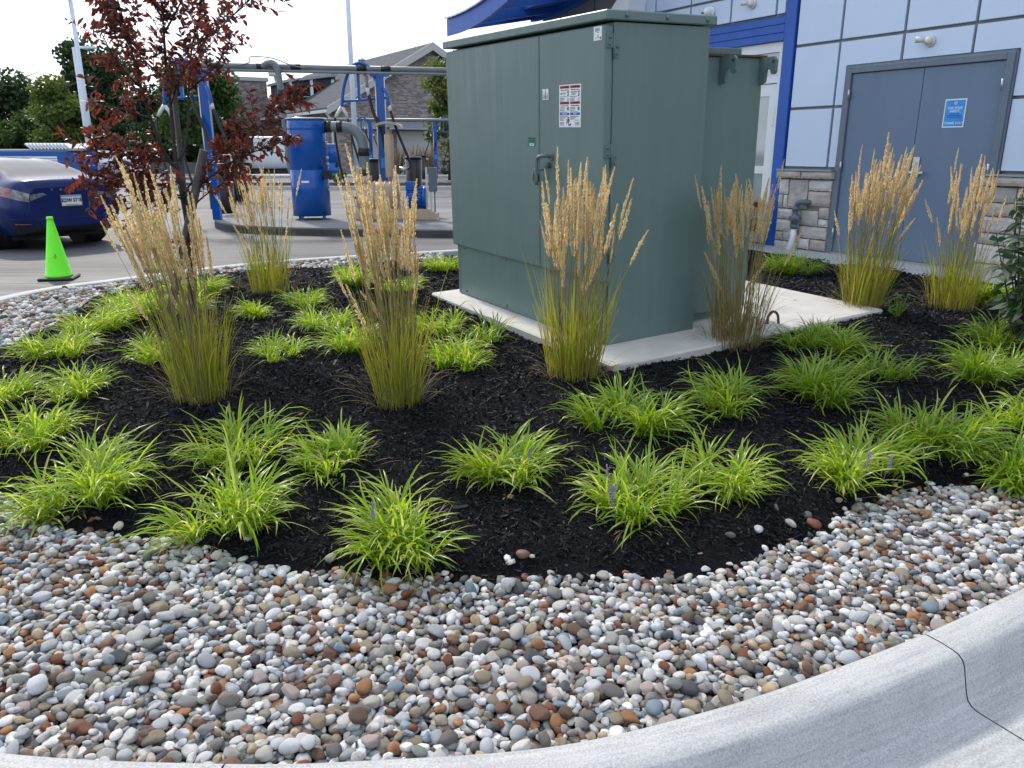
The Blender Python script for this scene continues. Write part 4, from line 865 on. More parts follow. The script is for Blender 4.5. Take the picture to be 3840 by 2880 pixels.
LIL = [
 (-1.687, 2.83, .56, 'wide lime lilyturf clump at the left end of the front row, leaves over the stones', LIME, 1.05, 1.05, 0),
 (-1.024, 2.60, .47, 'upright lime lilyturf clump second from left in the front row with straw at its foot', LIME, 1.0, 1.15, 0),
 (-.356, 2.45, .48, 'lime lilyturf clump reaching farthest towards the stones at the middle front', LIME, 1.1, 1.0, 1),
 (.442, 2.63, .45, 'rounded lime lilyturf clump in the front row right of centre', LIME, 1.15, 1.0, 3),
 (-.03, 2.98, .48, 'lime lilyturf clump standing alone between two plumed grasses, just right of centre', LIME, 1.0, .95, 1),
 (-.691, 3.00, .45, 'lime lilyturf clump in front of the second plumed grass from the left', LIME, .95, .95, 0),
 (-1.166, 3.14, .50, 'loose lilyturf clump directly behind the upright front one, with gaps', LIME, .75, 1.05, 0),
 (-2.196, 3.36, .48, 'lime lilyturf clump cut by the left picture edge, above the stones', LIME, 1.0, 1.0, 0),
 (-2.33, 4.06, .44, 'low lime lilyturf clump on open mulch left of the leftmost plumed grass', LIME, .9, .9, 0),
 (-2.70, 3.95, .42, 'lime lilyturf clump at the left picture edge behind another', LIME, 1.0, .95, 0),
 (.537, 3.42, .52, 'tall green lilyturf clump at the foot of the plumed grass before the cabinet corner', SHADED, 1.05, 1.15, 0),
 (.864, 2.90, .48, 'lime lilyturf clump in the front row with a dark gap in its middle', LIME, .85, 1.05, 0),
 (1.111, 3.74, .46, 'small shade-darkened lilyturf clump on open mulch right of the cabinet corner', SHADED, .85, 1.05, 0),
 (1.569, 3.93, .58, 'broad green lilyturf clump in the middle of the right hand mass', SHADED, 1.1, 1.05, 0),
 (1.93, 4.82, .58, 'shade-darkened lilyturf clump beside the pad, farthest back in the right hand mass', SHADED, 1.15, 1.05, 0),
 (1.423, 3.01, .54, 'lime lilyturf clump in the front row with a lilac flower spike, right side', LIME, 1.05, 1.0, 2),
 (1.836, 3.30, .58, 'big green lilyturf clump in the front row, second from the right picture edge', SHADED, 1.1, 1.15, 1),
 (2.12, 3.06, .46, 'lilyturf clump cut by the right picture edge in the front row', SHADED, .9, 1.0, 0),
 (2.45, 3.55, .50, 'yellowish lilyturf clump at the right picture edge behind the front row', LIME, .9, 1.0, 0),
 (2.70, 4.28, .58, 'green lilyturf clump at the right picture edge below the leafy shrub', SHADED, .9, 1.0, 0),
 (2.10, 4.30, .36, 'thin lilyturf tuft between the two green masses on the right', SHADED, .6, 1.0, 0),
 (-1.466, 4.80, .48, 'sparse arched lilyturf clump on open mulch right of the tree stakes', LIME, .55, .95, 0),
 (-1.05, 4.92, .46, 'lilyturf clump just left of the second plumed grass', LIME, .85, 1.0, 0),
 (-.322, 4.58, .52, 'flat green lilyturf clump between the two middle plumed grasses', LIME, .95, .9, 0),
 (-.475, 5.42, .46, 'green lilyturf clump left of the concrete pad', LIME, .85, .95, 0),
 (-2.006, 6.06, .42, 'small lilyturf clump left of the farthest plumed grass', LIME, .9, .9, 0),
 (-1.354, 5.58, .54, 'wide lilyturf clump in the middle distance left of the pad', LIME, .9, .95, 0),
 (-1.74, 6.45, .44, 'lilyturf clump right beside the farthest plumed grass', LIME, .9, .9, 0),
 (-1.542, 7.56, .62, 'bright yellow green lilyturf clump near the back kerb left of the cabinet', LIME, 1.0, 1.0, 0),
 (-1.0, 7.0, .46, 'lilyturf clump between the back row and the pad', LIME, .9, .9, 0),
 (-.74, 8.38, .52, 'bright lilyturf clump by the back kerb touching the cabinet edge', LIME, 1.0, 1.0, 0),
 (-2.859, 4.86, .54, 'lilyturf clump spreading on the mulch in the second row from left', LIME, 1.0, .95, 0),
 (-3.03, 5.56, .60, 'bright lilyturf clump beside the far stone strip at the left', LIME, 1.0, 1.0, 0),
 (-2.961, 6.06, .50, 'tall yellow green lilyturf clump left of the tree stakes', LIME, 1.0, 1.1, 0),
 (-2.62, 6.15, .50, 'yellow green lilyturf clump right behind the tree stakes', LIME, .9, 1.0, 0),
 (-2.777, 6.9, .62, 'yellow green lilyturf clump behind the tree near the far stones', LIME, 1.0, 1.0, 0),
 (-3.2, 6.5, .50, 'yellow green lilyturf clump at the edge of the far stone strip', LIME, .95, 1.0, 0),
 (-2.158, 4.70, .42, 'pale lilyturf clump at the left foot of the leftmost plumed grass', LIME, .8, .95, 0),
 (2.95, 8.30, .60, 'dark green lilyturf clump at the back of the pad by the stone plinth', SHADED, 1.0, 1.1, 0),
 (3.45, 7.62, .36, 'small lilyturf tuft by the stoop edge behind a plumed grass', SHADED, .8, .9, 0),
 (3.95, 6.62, .60, 'dark lilyturf clump right of the rightmost plumed grass', SHADED, 1.0, 1.0, 0),
 (3.2, 5.05, .46, 'lilyturf clump under the leafy shrub at the right', SHADED, .7, 1.05, 0),
 (-.12, 5.12, .36, 'thin blue green grass tuft in front of the pad edge', SHADED, .28, 1.35, 0),
]
for a in LIL: lilyturf(*a[:4], mt=a[4], dens=a[5], hk=a[6], spike=a[7])

# --- feather reed grass
REEDLEAF = leaf_mat('reed grass blade', [(.24, .32, .03), (.36, .40, .045), (.19, .28, .028), (.46, .43, .09), (.31, .37, .04), (.46, .37, .14), (.22, .32, .028), (.30, .22, .10)], trans=.55, rough=.5, tcol=(1.4, 1.3, .6))
REEDBROWN = leaf_mat('browning reed grass blade', [(.28, .23, .09), (.35, .28, .13), (.19, .20, .055), (.42, .33, .17), (.24, .24, .07)], trans=.48, rough=.6, tcol=(1.3, 1.2, .8))
STEM = leaf_mat('straw stem', [(.30, .25, .09), (.38, .30, .13), (.22, .22, .06), (.42, .33, .17)], trans=.2, rough=.5, tcol=(1.2, 1.1, .8))
PLUME = leaf_mat('straw plume', [(.84, .67, .38), (.88, .73, .46), (.78, .60, .32), (.90, .79, .55), (.82, .65, .37)], trans=.60, rough=.75, tcol=(1.08, 1.08, 1.05), spec=.2)
PLM = []
for k in range(16):
    r = np.random.default_rng(100 + k); n = 230 + 25 * (k % 4); t = np.sort(r.random(n)) ; ln = 1.0
    env = np.clip(np.sin(np.pi * np.clip(t * .88 + .10, 0, 1)) ** .8, .05, 1) * (1 - .35 * t); lob = .75 + .35 * np.sin(t * 30 + k) * r.random(n)
    a = r.uniform(0, 6.283, n); rad = .058 * env * lob * np.sqrt(r.uniform(.05, 1, n)); 
    c_ = np.stack([rad * np.cos(a), rad * np.sin(a), t * ln], 1); bend = r.normal(0, .05); c_[:, 0] += bend * t ** 2
    d_ = np.stack([np.cos(a) * .34, np.sin(a) * .34, np.full(n, .94)], 1) + r.normal(0, .12, (n, 3)); d_ /= np.linalg.norm(d_, axis=1)[:, None]
    s_ = np.cross(d_, r.normal(size=(n, 3))); s_ /= np.linalg.norm(s_, axis=1)[:, None]; l_ = r.uniform(.028, .050, n)[:, None] * (1 - .3 * t)[:, None]; w_ = r.uniform(.008, .013, n)[:, None]
    V = np.stack([c_ - d_ * l_, c_ + s_ * w_, c_ + d_ * l_, c_ - s_ * w_], 1).reshape(-1, 3); F = (np.arange(n) * 4)[:, None] + np.array([[0, 1, 2, 3]])
    me = mesh_np('plume', V, F, False); me.materials.append(PLUME); PLM.append(me)

def reed(x, y, rb, topdx, spread, hmax, nst, label, brown=False, nlf=260, lf=.47, hmin=.74, tilt_y=0.0):
    r = rng; z0 = z_at(x, y)
    o = empty('feather_reed_grass', (x, y, z0), 0, label, 'ornamental grass', 'plumed feather reed grasses')
    # stems and plumes
    stv = MB()
    for k in range(nst):
        a, q = r.uniform(0, 6.283), rb * .62 * math.sqrt(r.random()); b0 = Vector((q * math.cos(a), q * math.sin(a), -.01))
        h = hmin + (hmax - hmin) * r.beta(2.0, 1.9); 
        if k == 0: h = hmax * 1.03
        fx = b0.x / (rb * .62); fy = b0.y / (rb * .62)
        tip = Vector((b0.x * .5 + topdx + fx * spread * .62 + r.normal(0, spread * .34), b0.y * .5 + fy * spread * .5 + r.normal(0, spread * .25) + tilt_y, h))
        if r.random() < .08: tip.x += r.choice([-1, 1]) * spread * r.uniform(.5, 1.1); tip.z *= r.uniform(.6, .9)
        plen = r.uniform(.16, .28) * (.8 + .2 * hmax / 1.2); d = (tip - b0).normalized()
        midp = b0.lerp(tip, .5) + Vector((-(tip.x - b0.x) * .14, -(tip.y - b0.y) * .1, 0))
        pts = bez([b0, midp, tip], 5); stv.tube(pts, [.0017] * (len(pts) - 4) + [.0012] * 4, 4, caps=False)
        dirv = (pts[-1] - pts[-3]).normalized(); p = bpy.data.objects.new('plume', PLM[int(r.integers(0, len(PLM)))]); C.objects.link(p); p.parent = o
        wd_ = plen * r.uniform(.8, 1.35)
        p.matrix_local = Matrix.Translation(tip - dirv * plen * .92) @ dirv.to_track_quat('Z', 'Y').to_matrix().to_4x4() @ Matrix.Rotation(r.uniform(0, 6.28), 4, 'Z') @ Matrix.Diagonal((wd_, wd_, plen, 1))
    stv.build('stems', STEM, o)
    n = nlf; a = r.uniform(0, 6.283, n); q = rb * .8 * np.sqrt(r.random(n)); q *= .85; base = np.stack([q * np.cos(a), q * np.sin(a), np.full(n, -.01)], 1)
    az = a + r.normal(0, .6, n); th0 = np.abs(r.normal(.02, .07, n)) + .20 * (q / rb); th1 = th0 + np.abs(r.normal(.16, .22, n)); far_ = r.random(n) < .09; th1[far_] += r.uniform(.5, 1.3, far_.sum())
    L = np.clip(r.normal(lf, .13, n), .15, .80); V, F = ribbons(base, az, th0, th1, L, r.uniform(.0034, .0062, n), 6, crease=.3, pw=1.6, taper=.4, twist=r.normal(0, .8, n))
    V[:, 0] += topdx * .35 * np.clip(V[:, 2], 0, 1); V[:, 2] = np.maximum(V[:, 2], zb(x + V[:, 0], y + V[:, 1]) - z0 + .003)
    obj('blades', mesh_np('blades', V, F, True), REEDBROWN if brown else REEDLEAF, o)
    n = 70; a = r.uniform(0, 6.283, n); base = np.stack([rb * .75 * np.cos(a), rb * .75 * np.sin(a), np.full(n, .0)], 1)
    V, F = ribbons(base, a + r.normal(0, .5, n), r.uniform(.2, .9, n), r.uniform(1.2, 2.3, n), r.uniform(.10, .34, n), r.uniform(.002, .0035, n), 6, pw=1.2, twist=r.normal(0, 1, n), sway=r.normal(0, .5, n))
    V[:, 2] = np.maximum(V[:, 2], zb(x + V[:, 0], y + V[:, 1]) - z0 + .004)
    obj('dry_blades', mesh_np('dry_blades', V, F, True), DRY, o)
    return o
reed(-1.607, 3.90, .20, -.12, .17, 1.16, 78, 'leftmost plumed reed grass, leaning left in front of the tree stakes', nlf=300)
reed(-.575, 3.83, .17, -.05, .16, 1.22, 80, 'plumed reed grass in front of the blue vacuum drum, second from left', nlf=270)
reed(.353, 4.36, .22, .0, .20, 1.20, 84, 'plumed reed grass in front of the green cabinet corner', nlf=300)
reed(1.46, 5.00, .24, -.02, .215, 1.12, 70, 'brownish plumed reed grass beside the pad right of the cabinet', brown=True, nlf=240)
reed(2.665, 5.92, .22, .06, .22, 1.22, 92, 'dense plumed reed grass between the pad and the grey double door', nlf=330)
reed(3.606, 6.36, .28, .03, .22, 1.20, 54, 'rightmost plumed reed grass in front of the right door leaf', nlf=270)
reed(-2.196, 7.10, .24, -.03, .24, 1.16, 56, 'farthest plumed reed grass, left of the blue vacuum drum', nlf=230)

# --- purple leaved plum tree with two stakes
tree = empty('purple_leaf_tree', (-2.372, 5.72, -.03), 0, 'young purple-leaved tree rising from the mulch behind the leftmost grass', 'tree')
TO = Vector((-2.372, 5.72, -.03))
LB = dict(
 leader=[(-2.358, 5.75, 1.088), (-2.372, 5.77, 1.241), (-2.364, 5.77, 1.533), (-2.36, 5.77, 1.832), (-2.346, 5.77, 2.108), (-2.316, 5.77, 2.446), (-2.271, 5.77, 2.863)],
 limbL=[(-2.364, 5.75, 1.106), (-2.413, 5.67, 1.25), (-2.444, 5.6, 1.474), (-2.448, 5.52, 1.686), (-2.46, 5.47, 1.923), (-2.48, 5.42, 2.179), (-2.52, 5.37, 2.509)],
 limbR=[(-2.349, 5.77, 1.169), (-2.298, 5.82, 1.322), (-2.282, 5.92, 1.665), (-2.251, 6.0, 1.97), (-2.165, 6.07, 2.256), (-2.08, 6.12, 2.602)],
 lowL1=[(-2.367, 5.75, 1.142), (-2.435, 5.62, 1.197), (-2.547, 5.52, 1.241), (-2.66, 5.42, 1.225), (-2.76, 5.32, 1.25)],
 lowL2=[(-2.352, 5.75, 1.033), (-2.436, 5.57, 1.022), (-2.526, 5.42, 1.062), (-2.64, 5.32, 1.049), (-2.75, 5.22, 1.036)],
 lowL3=[(-2.324, 5.72, .924), (-2.371, 5.52, .935), (-2.481, 5.37, .961), (-2.56, 5.22, .95)],
 lowR1=[(-2.32, 5.72, .961), (-2.134, 5.62, 1.109), (-1.919, 5.52, 1.25), (-1.697, 5.42, 1.367), (-1.498, 5.37, 1.481), (-1.36, 5.32, 1.575)],
 lowR2=[(-2.324, 5.72, .924), (-2.084, 5.57, 1.057), (-1.838, 5.42, 1.182), (-1.624, 5.32, 1.25), (-1.46, 5.27, 1.30)],
 lowR3=[(-2.319, 5.72, .813), (-2.154, 5.62, .93), (-1.996, 5.57, 1.022), (-1.93, 5.52, 1.08)],
 hang=[(-2.312, 5.72, .625), (-2.3, 5.62, .636), (-2.323, 5.57, .586), (-2.361, 5.54, .50)],
 up1=[(-2.36, 5.77, 1.55), (-2.2, 5.6, 1.72), (-1.98, 5.5, 1.93), (-1.80, 5.45, 2.12)], up2=[(-2.36, 5.77, 1.70), (-2.48, 5.6, 1.86), (-2.58, 5.5, 2.05)],
 up3=[(-2.25, 6.0, 1.95), (-2.02, 5.9, 2.05), (-1.78, 5.85, 2.22), (-1.62, 5.8, 2.30)], up4=[(-2.45, 5.5, 1.65), (-2.50, 5.35, 1.78), (-2.53, 5.25, 1.95)], up5=[(-2.35, 5.77, 2.0), (-2.15, 5.65, 2.2), (-1.95, 5.55, 2.45)],
 up8=[(-2.44, 5.47, 1.9), (-2.48, 5.4, 2.05), (-2.58, 5.35, 2.25)], up9=[(-2.28, 5.92, 1.65), (-2.08, 5.85, 1.78), (-1.9, 5.8, 1.95)], low4=[(-2.33, 5.72, .95), (-2.40, 5.55, .90), (-2.50, 5.40, .84)],
 up6=[(-2.444, 5.6, 1.45), (-2.55, 5.45, 1.50), (-2.68, 5.35, 1.53)], up7=[(-2.35, 5.77, 2.1), (-2.45, 5.7, 2.3), (-2.55, 5.65, 2.5)])
tk = MB(); tk.tube([p - TO for p in bez([(-2.372, 5.72, -.06), (-2.336, 5.72, .336), (-2.31, 5.72, .612), (-2.33, 5.74, .867), (-2.358, 5.75, 1.11)], 6)], [.036 - .0006 * i for i in range(25)], 12)
tko = tk.build('trunk', M['bark'], tree)
dens = dict(leader=(.36, 33), limbL=(.36, 27), limbR=(.38, 27), lowL1=(.12, 29), lowL2=(.12, 30), lowL3=(.15, 16), lowR1=(.30, 33), lowR2=(.25, 27), lowR3=(.2, 10), hang=(.3, 4), up1=(.1, 20), up2=(.1, 15), up3=(.15, 20), up4=(.1, 12), up5=(.1, 16), up6=(.1, 11), up7=(.1, 15), up8=(.1, 15), up9=(.1, 12), low4=(.2, 12))
tr = np.random.default_rng(77); LP, LD = [], []
tw = MB()
for nm, P in LB.items():
    pts = bez(P, 6); m_ = len(pts); r0 = .016 if nm in ('leader',) else (.012 if nm.startswith('limb') else .0075)
    lm = MB(); lm.tube([p - TO for p in pts], [max(.0025, r0 * (1 - .8 * i / m_)) for i in range(m_)], 8); lm.build('limb', M['bark'], tree)
    st_, nt_ = dens[nm]
    for k in range(int(nt_)):
        t = st_ + (1 - st_) * (k + tr.random()) / nt_; i = min(m_ - 2, int(t * (m_ - 1))); p = pts[i].lerp(pts[i + 1], t * (m_ - 1) - i); d = (pts[i + 1] - pts[i]).normalized()
        q = Vector(tr.normal(size=3)); q = (q - d * q.dot(d)).normalized(); dr = (d * tr.uniform(.2, .9) + q * tr.uniform(.5, 1.0) + Vector((0, 0, .25))).normalized(); ln = tr.uniform(.10, .26)
        tp = [p, p + dr * ln * .5 + Vector((0, 0, .01)), p + dr * ln + Vector((0, 0, -.01))]
        tw.tube([a - TO for a in tp], [.003, .0022, .0012], 4, caps=False)
        nl = int(ln * 58) + 3
        for j in range(nl):
            s = (j + .5) / nl; a = tp[0].lerp(tp[1], s * 2) if s < .5 else tp[1].lerp(tp[2], s * 2 - 1)
            g = Vector(tr.normal(size=3)); g = (g - dr * g.dot(dr)).normalized(); ld = (dr * tr.uniform(.3, 1.0) + g * .9 + Vector((0, 0, tr.uniform(-.75, .35)))).normalized()
            LP.append(a - TO); LD.append(ld)
tag(tw.build('twigs', M['bark'], tree), kind='stuff')
def leafmesh(P, D, Lr, Wr, r, droop=.25, nseg=5):
    n = len(P); P = np.array([tuple(p) for p in P]); D = np.array([tuple(d) for d in D]); D /= np.linalg.norm(D, axis=1)[:, None]
    rv = r.normal(size=(n, 3)); rv[:, 2] += .8; S = np.cross(D, rv); S /= np.linalg.norm(S, axis=1)[:, None]; N_ = np.cross(S, D); N_ *= np.sign(N_[:, 2:3] + 1e-6)
    L_ = r.uniform(*Lr, n); W_ = r.uniform(*Wr, n); t = np.linspace(0, 1, nseg + 1); wp = np.sin(np.pi * np.clip(t, 0, 1) ** .8) ** .9; wp[0] = .04; wp[-1] = .02
    c_ = P[:, None] + D[:, None] * (L_[:, None] * t[None])[..., None] - N_[:, None] * (L_[:, None] * droop * (t ** 2)[None] * r.uniform(.2, 1.6, n)[:, None])[..., None]
    hw = (W_[:, None] / 2 * wp[None])[..., None]; l = c_ + S[:, None] * hw + N_[:, None] * hw * .3; rr2 = c_ - S[:, None] * hw + N_[:, None] * hw * .3
    V = np.stack([l, c_, rr2], 2).reshape(-1, 3); per = 3 * (nseg + 1); f = []
    for k in range(nseg): a = 3 * k; f += [[a, a + 1, a + 4, a + 3], [a + 1, a + 2, a + 5, a + 4]]
    return V, ((np.arange(n) * per)[:, None, None] + np.array(f)[None]).reshape(-1, 4)
PURP = leaf_mat('purple plum leaf', [(.055, .024, .022), (.085, .030, .022), (.042, .024, .022), (.11, .034, .022), (.06, .036, .024), (.15, .05, .026), (.048, .028, .026), (.075, .048, .022)], trans=.42, rough=.36, tcol=(3.2, 1.25, .9), spec=.5)
V, F = leafmesh(LP, LD, (.038, .066), (.017, .027), tr)
obj('foliage', mesh_np('foliage', V, F, True), PURP, tree)
s1 = MB(); s1.tube([(-2.101, 5.60, 1.245), (-2.545, 5.58, -.12)], .029, 10); tag(s1.build('tree_stake', M['wood']), 'slanting grey wooden tree stake with a sawn top beside the purple tree', 'stake', 'tree stakes')
s2 = MB(); s2.tube([(-2.353, 5.84, 1.837), (-2.396, 5.86, -.12)], .019, 10); tag(s2.build('tree_stake', M['wood']), 'tall thin upright stake right behind the trunk of the purple tree', 'stake', 'tree stakes')

# --- variegated shrub at the right edge
sh = empty('leafy_shrub', (3.36, 4.95, -.02), 0, 'dark leafy shrub with pale leaf margins at the right picture edge', 'shrub')
sr = np.random.default_rng(31); P, D = [], []; stx = MB()
for k in range(38):
    a = sr.uniform(0, 6.283); top = Vector((.40 * math.cos(a) * sr.uniform(.3, 1), .40 * math.sin(a) * sr.uniform(.3, 1), sr.uniform(.30, 1.12))); b0 = Vector((.06 * math.cos(a), .06 * math.sin(a), 0))
    pts = bez([b0, b0.lerp(top, .5) + Vector((-.03, 0, .06)), top], 5); stx.tube(pts, [.007, .0065, .006, .0055, .005, .0045, .004, .0035, .003, .0025, .002], 5, caps=False)
    for j in range(26):
        t = sr.uniform(.25, 1); i = min(9, int(t * 10)); p = pts[i].lerp(pts[i + 1], t * 10 - i); aa = sr.uniform(0, 6.283); P.append(p); D.append(Vector((math.cos(aa), math.sin(aa), sr.uniform(-.7, .3))).normalized())
stx.build('stems', M['bark'], sh)
V, F = leafmesh(P, D, (.07, .115), (.028, .046), sr, droop=.35)
obj('foliage', mesh_np('foliage', V, F, True), leaf_mat('shrub leaf', [(.025, .06, .025), (.04, .09, .03), (.02, .05, .022), (.30, .33, .24), (.05, .10, .035), (.03, .07, .03), (.36, .38, .30)], trans=.25, rough=.4, tcol=(1.3, 1.4, .7)), sh)
# little seedling with lobed leaves by the dense grass
sw = empty('weed_seedling', (2.80, 5.62, z_at(2.80, 5.62)), 0, 'small bright green weed at the foot of the dense plumed grass', 'weed')
P = [Vector((sr.normal(0, .04), sr.normal(0, .03), sr.uniform(.03, .16))) for _ in range(26)]; D = [Vector((sr.normal(), sr.normal(), sr.uniform(-.2, .5))).normalized() for _ in P]
V, F = leafmesh(P, D, (.03, .05), (.02, .035), sr); obj('foliage', mesh_np('foliage', V, F, True), leaf_mat('weed leaf', [(.06, .17, .02), (.09, .22, .03)]), sw)
ws = MB(); [ws.tube([(0, 0, -.01), p], .0015, 4, caps=False) for p in P]; ws.build('stems', LIME, sw)
# fallen brown leaves
BRN = leaf_mat('fallen brown leaf', [(.22, .11, .05), (.30, .17, .09), (.16, .07, .035)], trans=.1, rough=.7)
for (x, y, lb) in ((-1.02, 3.62, 'curled brown leaf on the mulch between the two left grasses'), (-1.40, 3.32, 'brown leaf on the mulch below the leftmost grass'), (-1.55, 2.66, 'brown leaf at the foot of the left front lilyturf'), (-.30, 2.36, 'brown leaf by the stones under the middle front lilyturf'), (-.02, 2.74, 'reddish leaf scrap on the front mulch right of centre'), (1.02, 1.92, 'rusty leaf on the kerb edge left of the kerb joint')):
    z = z_at(x, y) if y > 2 else -.058
    V, F = leafmesh([Vector((0, 0, .012))] * 3, [Vector((1, .2, .05)), Vector((-.6, .8, .08)), Vector((-.5, -.8, .1))], (.022, .038), (.016, .024), sr)
    o = obj('fallen_leaf', mesh_np('fallen_leaf', V, F, True), BRN, None, (x, y, z)); tag(o, lb, 'leaf', 'fallen leaves')

# ================================================================== vehicles
CARPAINT = mat('deep blue metallic car paint', (.003, .016, .105), .22, metal=.0, var=.05, coat=.0, spec=.35)
def loft(stn, n1=7, n2=5):
    """stn rows: x, [9 (y, z) points of a half section from bottom centre to top centre]"""
    K = len(stn[0][1]); lines = []
    for k in range(K): lines.append(bez([(s[0], s[1][k][0], s[1][k][1]) for s in stn], n1))
    m_ = len(lines[0]); rows = []
    for i in range(m_): rows.append([tuple(p) for p in bez([lines[k][i] for k in range(K)], n2)])
    A = np.array(rows); A[:, :, 1] = np.maximum(A[:, :, 1], 0); A[:, 0, 1] = 0; A[:, -1, 1] = 0
    return A                                             # (m, q, 3) half, y >= 0
def sec(zb_, ys, zs, ym, zm, yh, zh, yb_, zbt, yr, zr, zt): return [(0, zb_), (ys * .8, zb_), (ys, zs), (ym, zm), (yh, zh), (yb_, zbt), (yr, zr), (yr * .55, zr + (zt - zr) * .8), (0, zt)]
SEDAN = [(0.0, sec(.38, .45, .41, .60, .58, .62, .78, .60, .90, .50, .985, 1.0)), (.05, sec(.31, .62, .36, .75, .58, .75, .81, .72, .95, .60, 1.075, 1.10)), (.15, sec(.27, .72, .32, .86, .58, .845, .85, .80, .99, .66, 1.105, 1.135)),
 (.35, sec(.23, .78, .30, .91, .60, .895, .88, .83, 1.01, .68, 1.12, 1.145)), (.60, sec(.2, .80, .28, .925, .62, .91, .90, .82, 1.02, .66, 1.16, 1.19)), (1.0, sec(.18, .82, .26, .93, .64, .915, .91, .80, 1.02, .64, 1.26, 1.295)), (1.5, sec(.17, .82, .24, .925, .64, .905, .90, .80, 1.0, .61, 1.35, 1.40)),
 (2.0, sec(.17, .82, .24, .92, .64, .90, .89, .80, .99, .60, 1.385, 1.44)), (2.5, sec(.17, .82, .24, .92, .64, .90, .88, .80, .98, .61, 1.38, 1.44)), (2.9, sec(.17, .82, .24, .92, .63, .90, .87, .80, .97, .62, 1.30, 1.36)), (3.3, sec(.17, .82, .24, .92, .62, .895, .85, .80, .95, .66, 1.12, 1.17)), (3.65, sec(.18, .82, .25, .92, .61, .89, .82, .79, .92, .70, .99, 1.01)),
 (4.1, sec(.2, .8, .28, .91, .58, .87, .78, .76, .86, .55, .895, .91)), (4.45, sec(.24, .74, .32, .84, .54, .80, .68, .70, .75, .5, .785, .80)), (4.62, sec(.3, .55, .36, .66, .5, .62, .6, .55, .655, .4, .68, .69)), (4.69, sec(.4, .35, .42, .45, .5, .42, .55, .38, .58, .3, .6, .605))]
VAN = [(0.0, sec(.45, .8, .48, .9, .7, .92, 1.1, .90, 1.4, .80, 1.95, 2.0)), (.08, sec(.4, .86, .45, .97, .7, .99, 1.1, .96, 1.4, .86, 2.02, 2.08)), (1.2, sec(.35, .88, .42, 1.0, .7, 1.0, 1.1, .97, 1.4, .86, 2.04, 2.1)), (3.2, sec(.35, .88, .42, 1.0, .7, 1.0, 1.1, .97, 1.4, .86, 2.04, 2.1)),
 (3.9, sec(.35, .88, .42, 1.0, .7, 1.0, 1.1, .97, 1.38, .84, 1.98, 2.05)), (4.35, sec(.35, .88, .42, 1.0, .7, .99, 1.05, .95, 1.28, .84, 1.55, 1.6)), (4.6, sec(.36, .88, .42, .99, .7, .98, 1.0, .92, 1.18, .80, 1.27, 1.29)), (5.3, sec(.4, .84, .46, .94, .7, .92, .9, .85, 1.0, .7, 1.05, 1.07)), (5.5, sec(.48, .6, .5, .7, .65, .68, .8, .62, .88, .5, .92, .93))]
SUV = [(0.0, sec(.5, .7, .52, .82, .7, .84, 1.0, .80, 1.2, .68, 1.6, 1.64)), (.12, sec(.42, .8, .46, .93, .7, .95, 1.0, .90, 1.2, .74, 1.72, 1.78)), (1.2, sec(.38, .84, .44, .97, .72, .97, 1.02, .92, 1.2, .74, 1.78, 1.84)), (2.6, sec(.38, .84, .44, .97, .72, .97, 1.02, .92, 1.2, .74, 1.76, 1.83)), (3.2, sec(.38, .84, .44, .97, .72, .96, 1.0, .91, 1.18, .78, 1.35, 1.40)), (3.5, sec(.4, .84, .45, .97, .72, .95, 1.0, .90, 1.12, .76, 1.18, 1.21)), (4.6, sec(.45, .78, .5, .9, .72, .88, .95, .82, 1.05, .66, 1.09, 1.11)), (4.85, sec(.52, .55, .55, .66, .7, .64, .85, .58, .95, .5, .98, 1.0))]

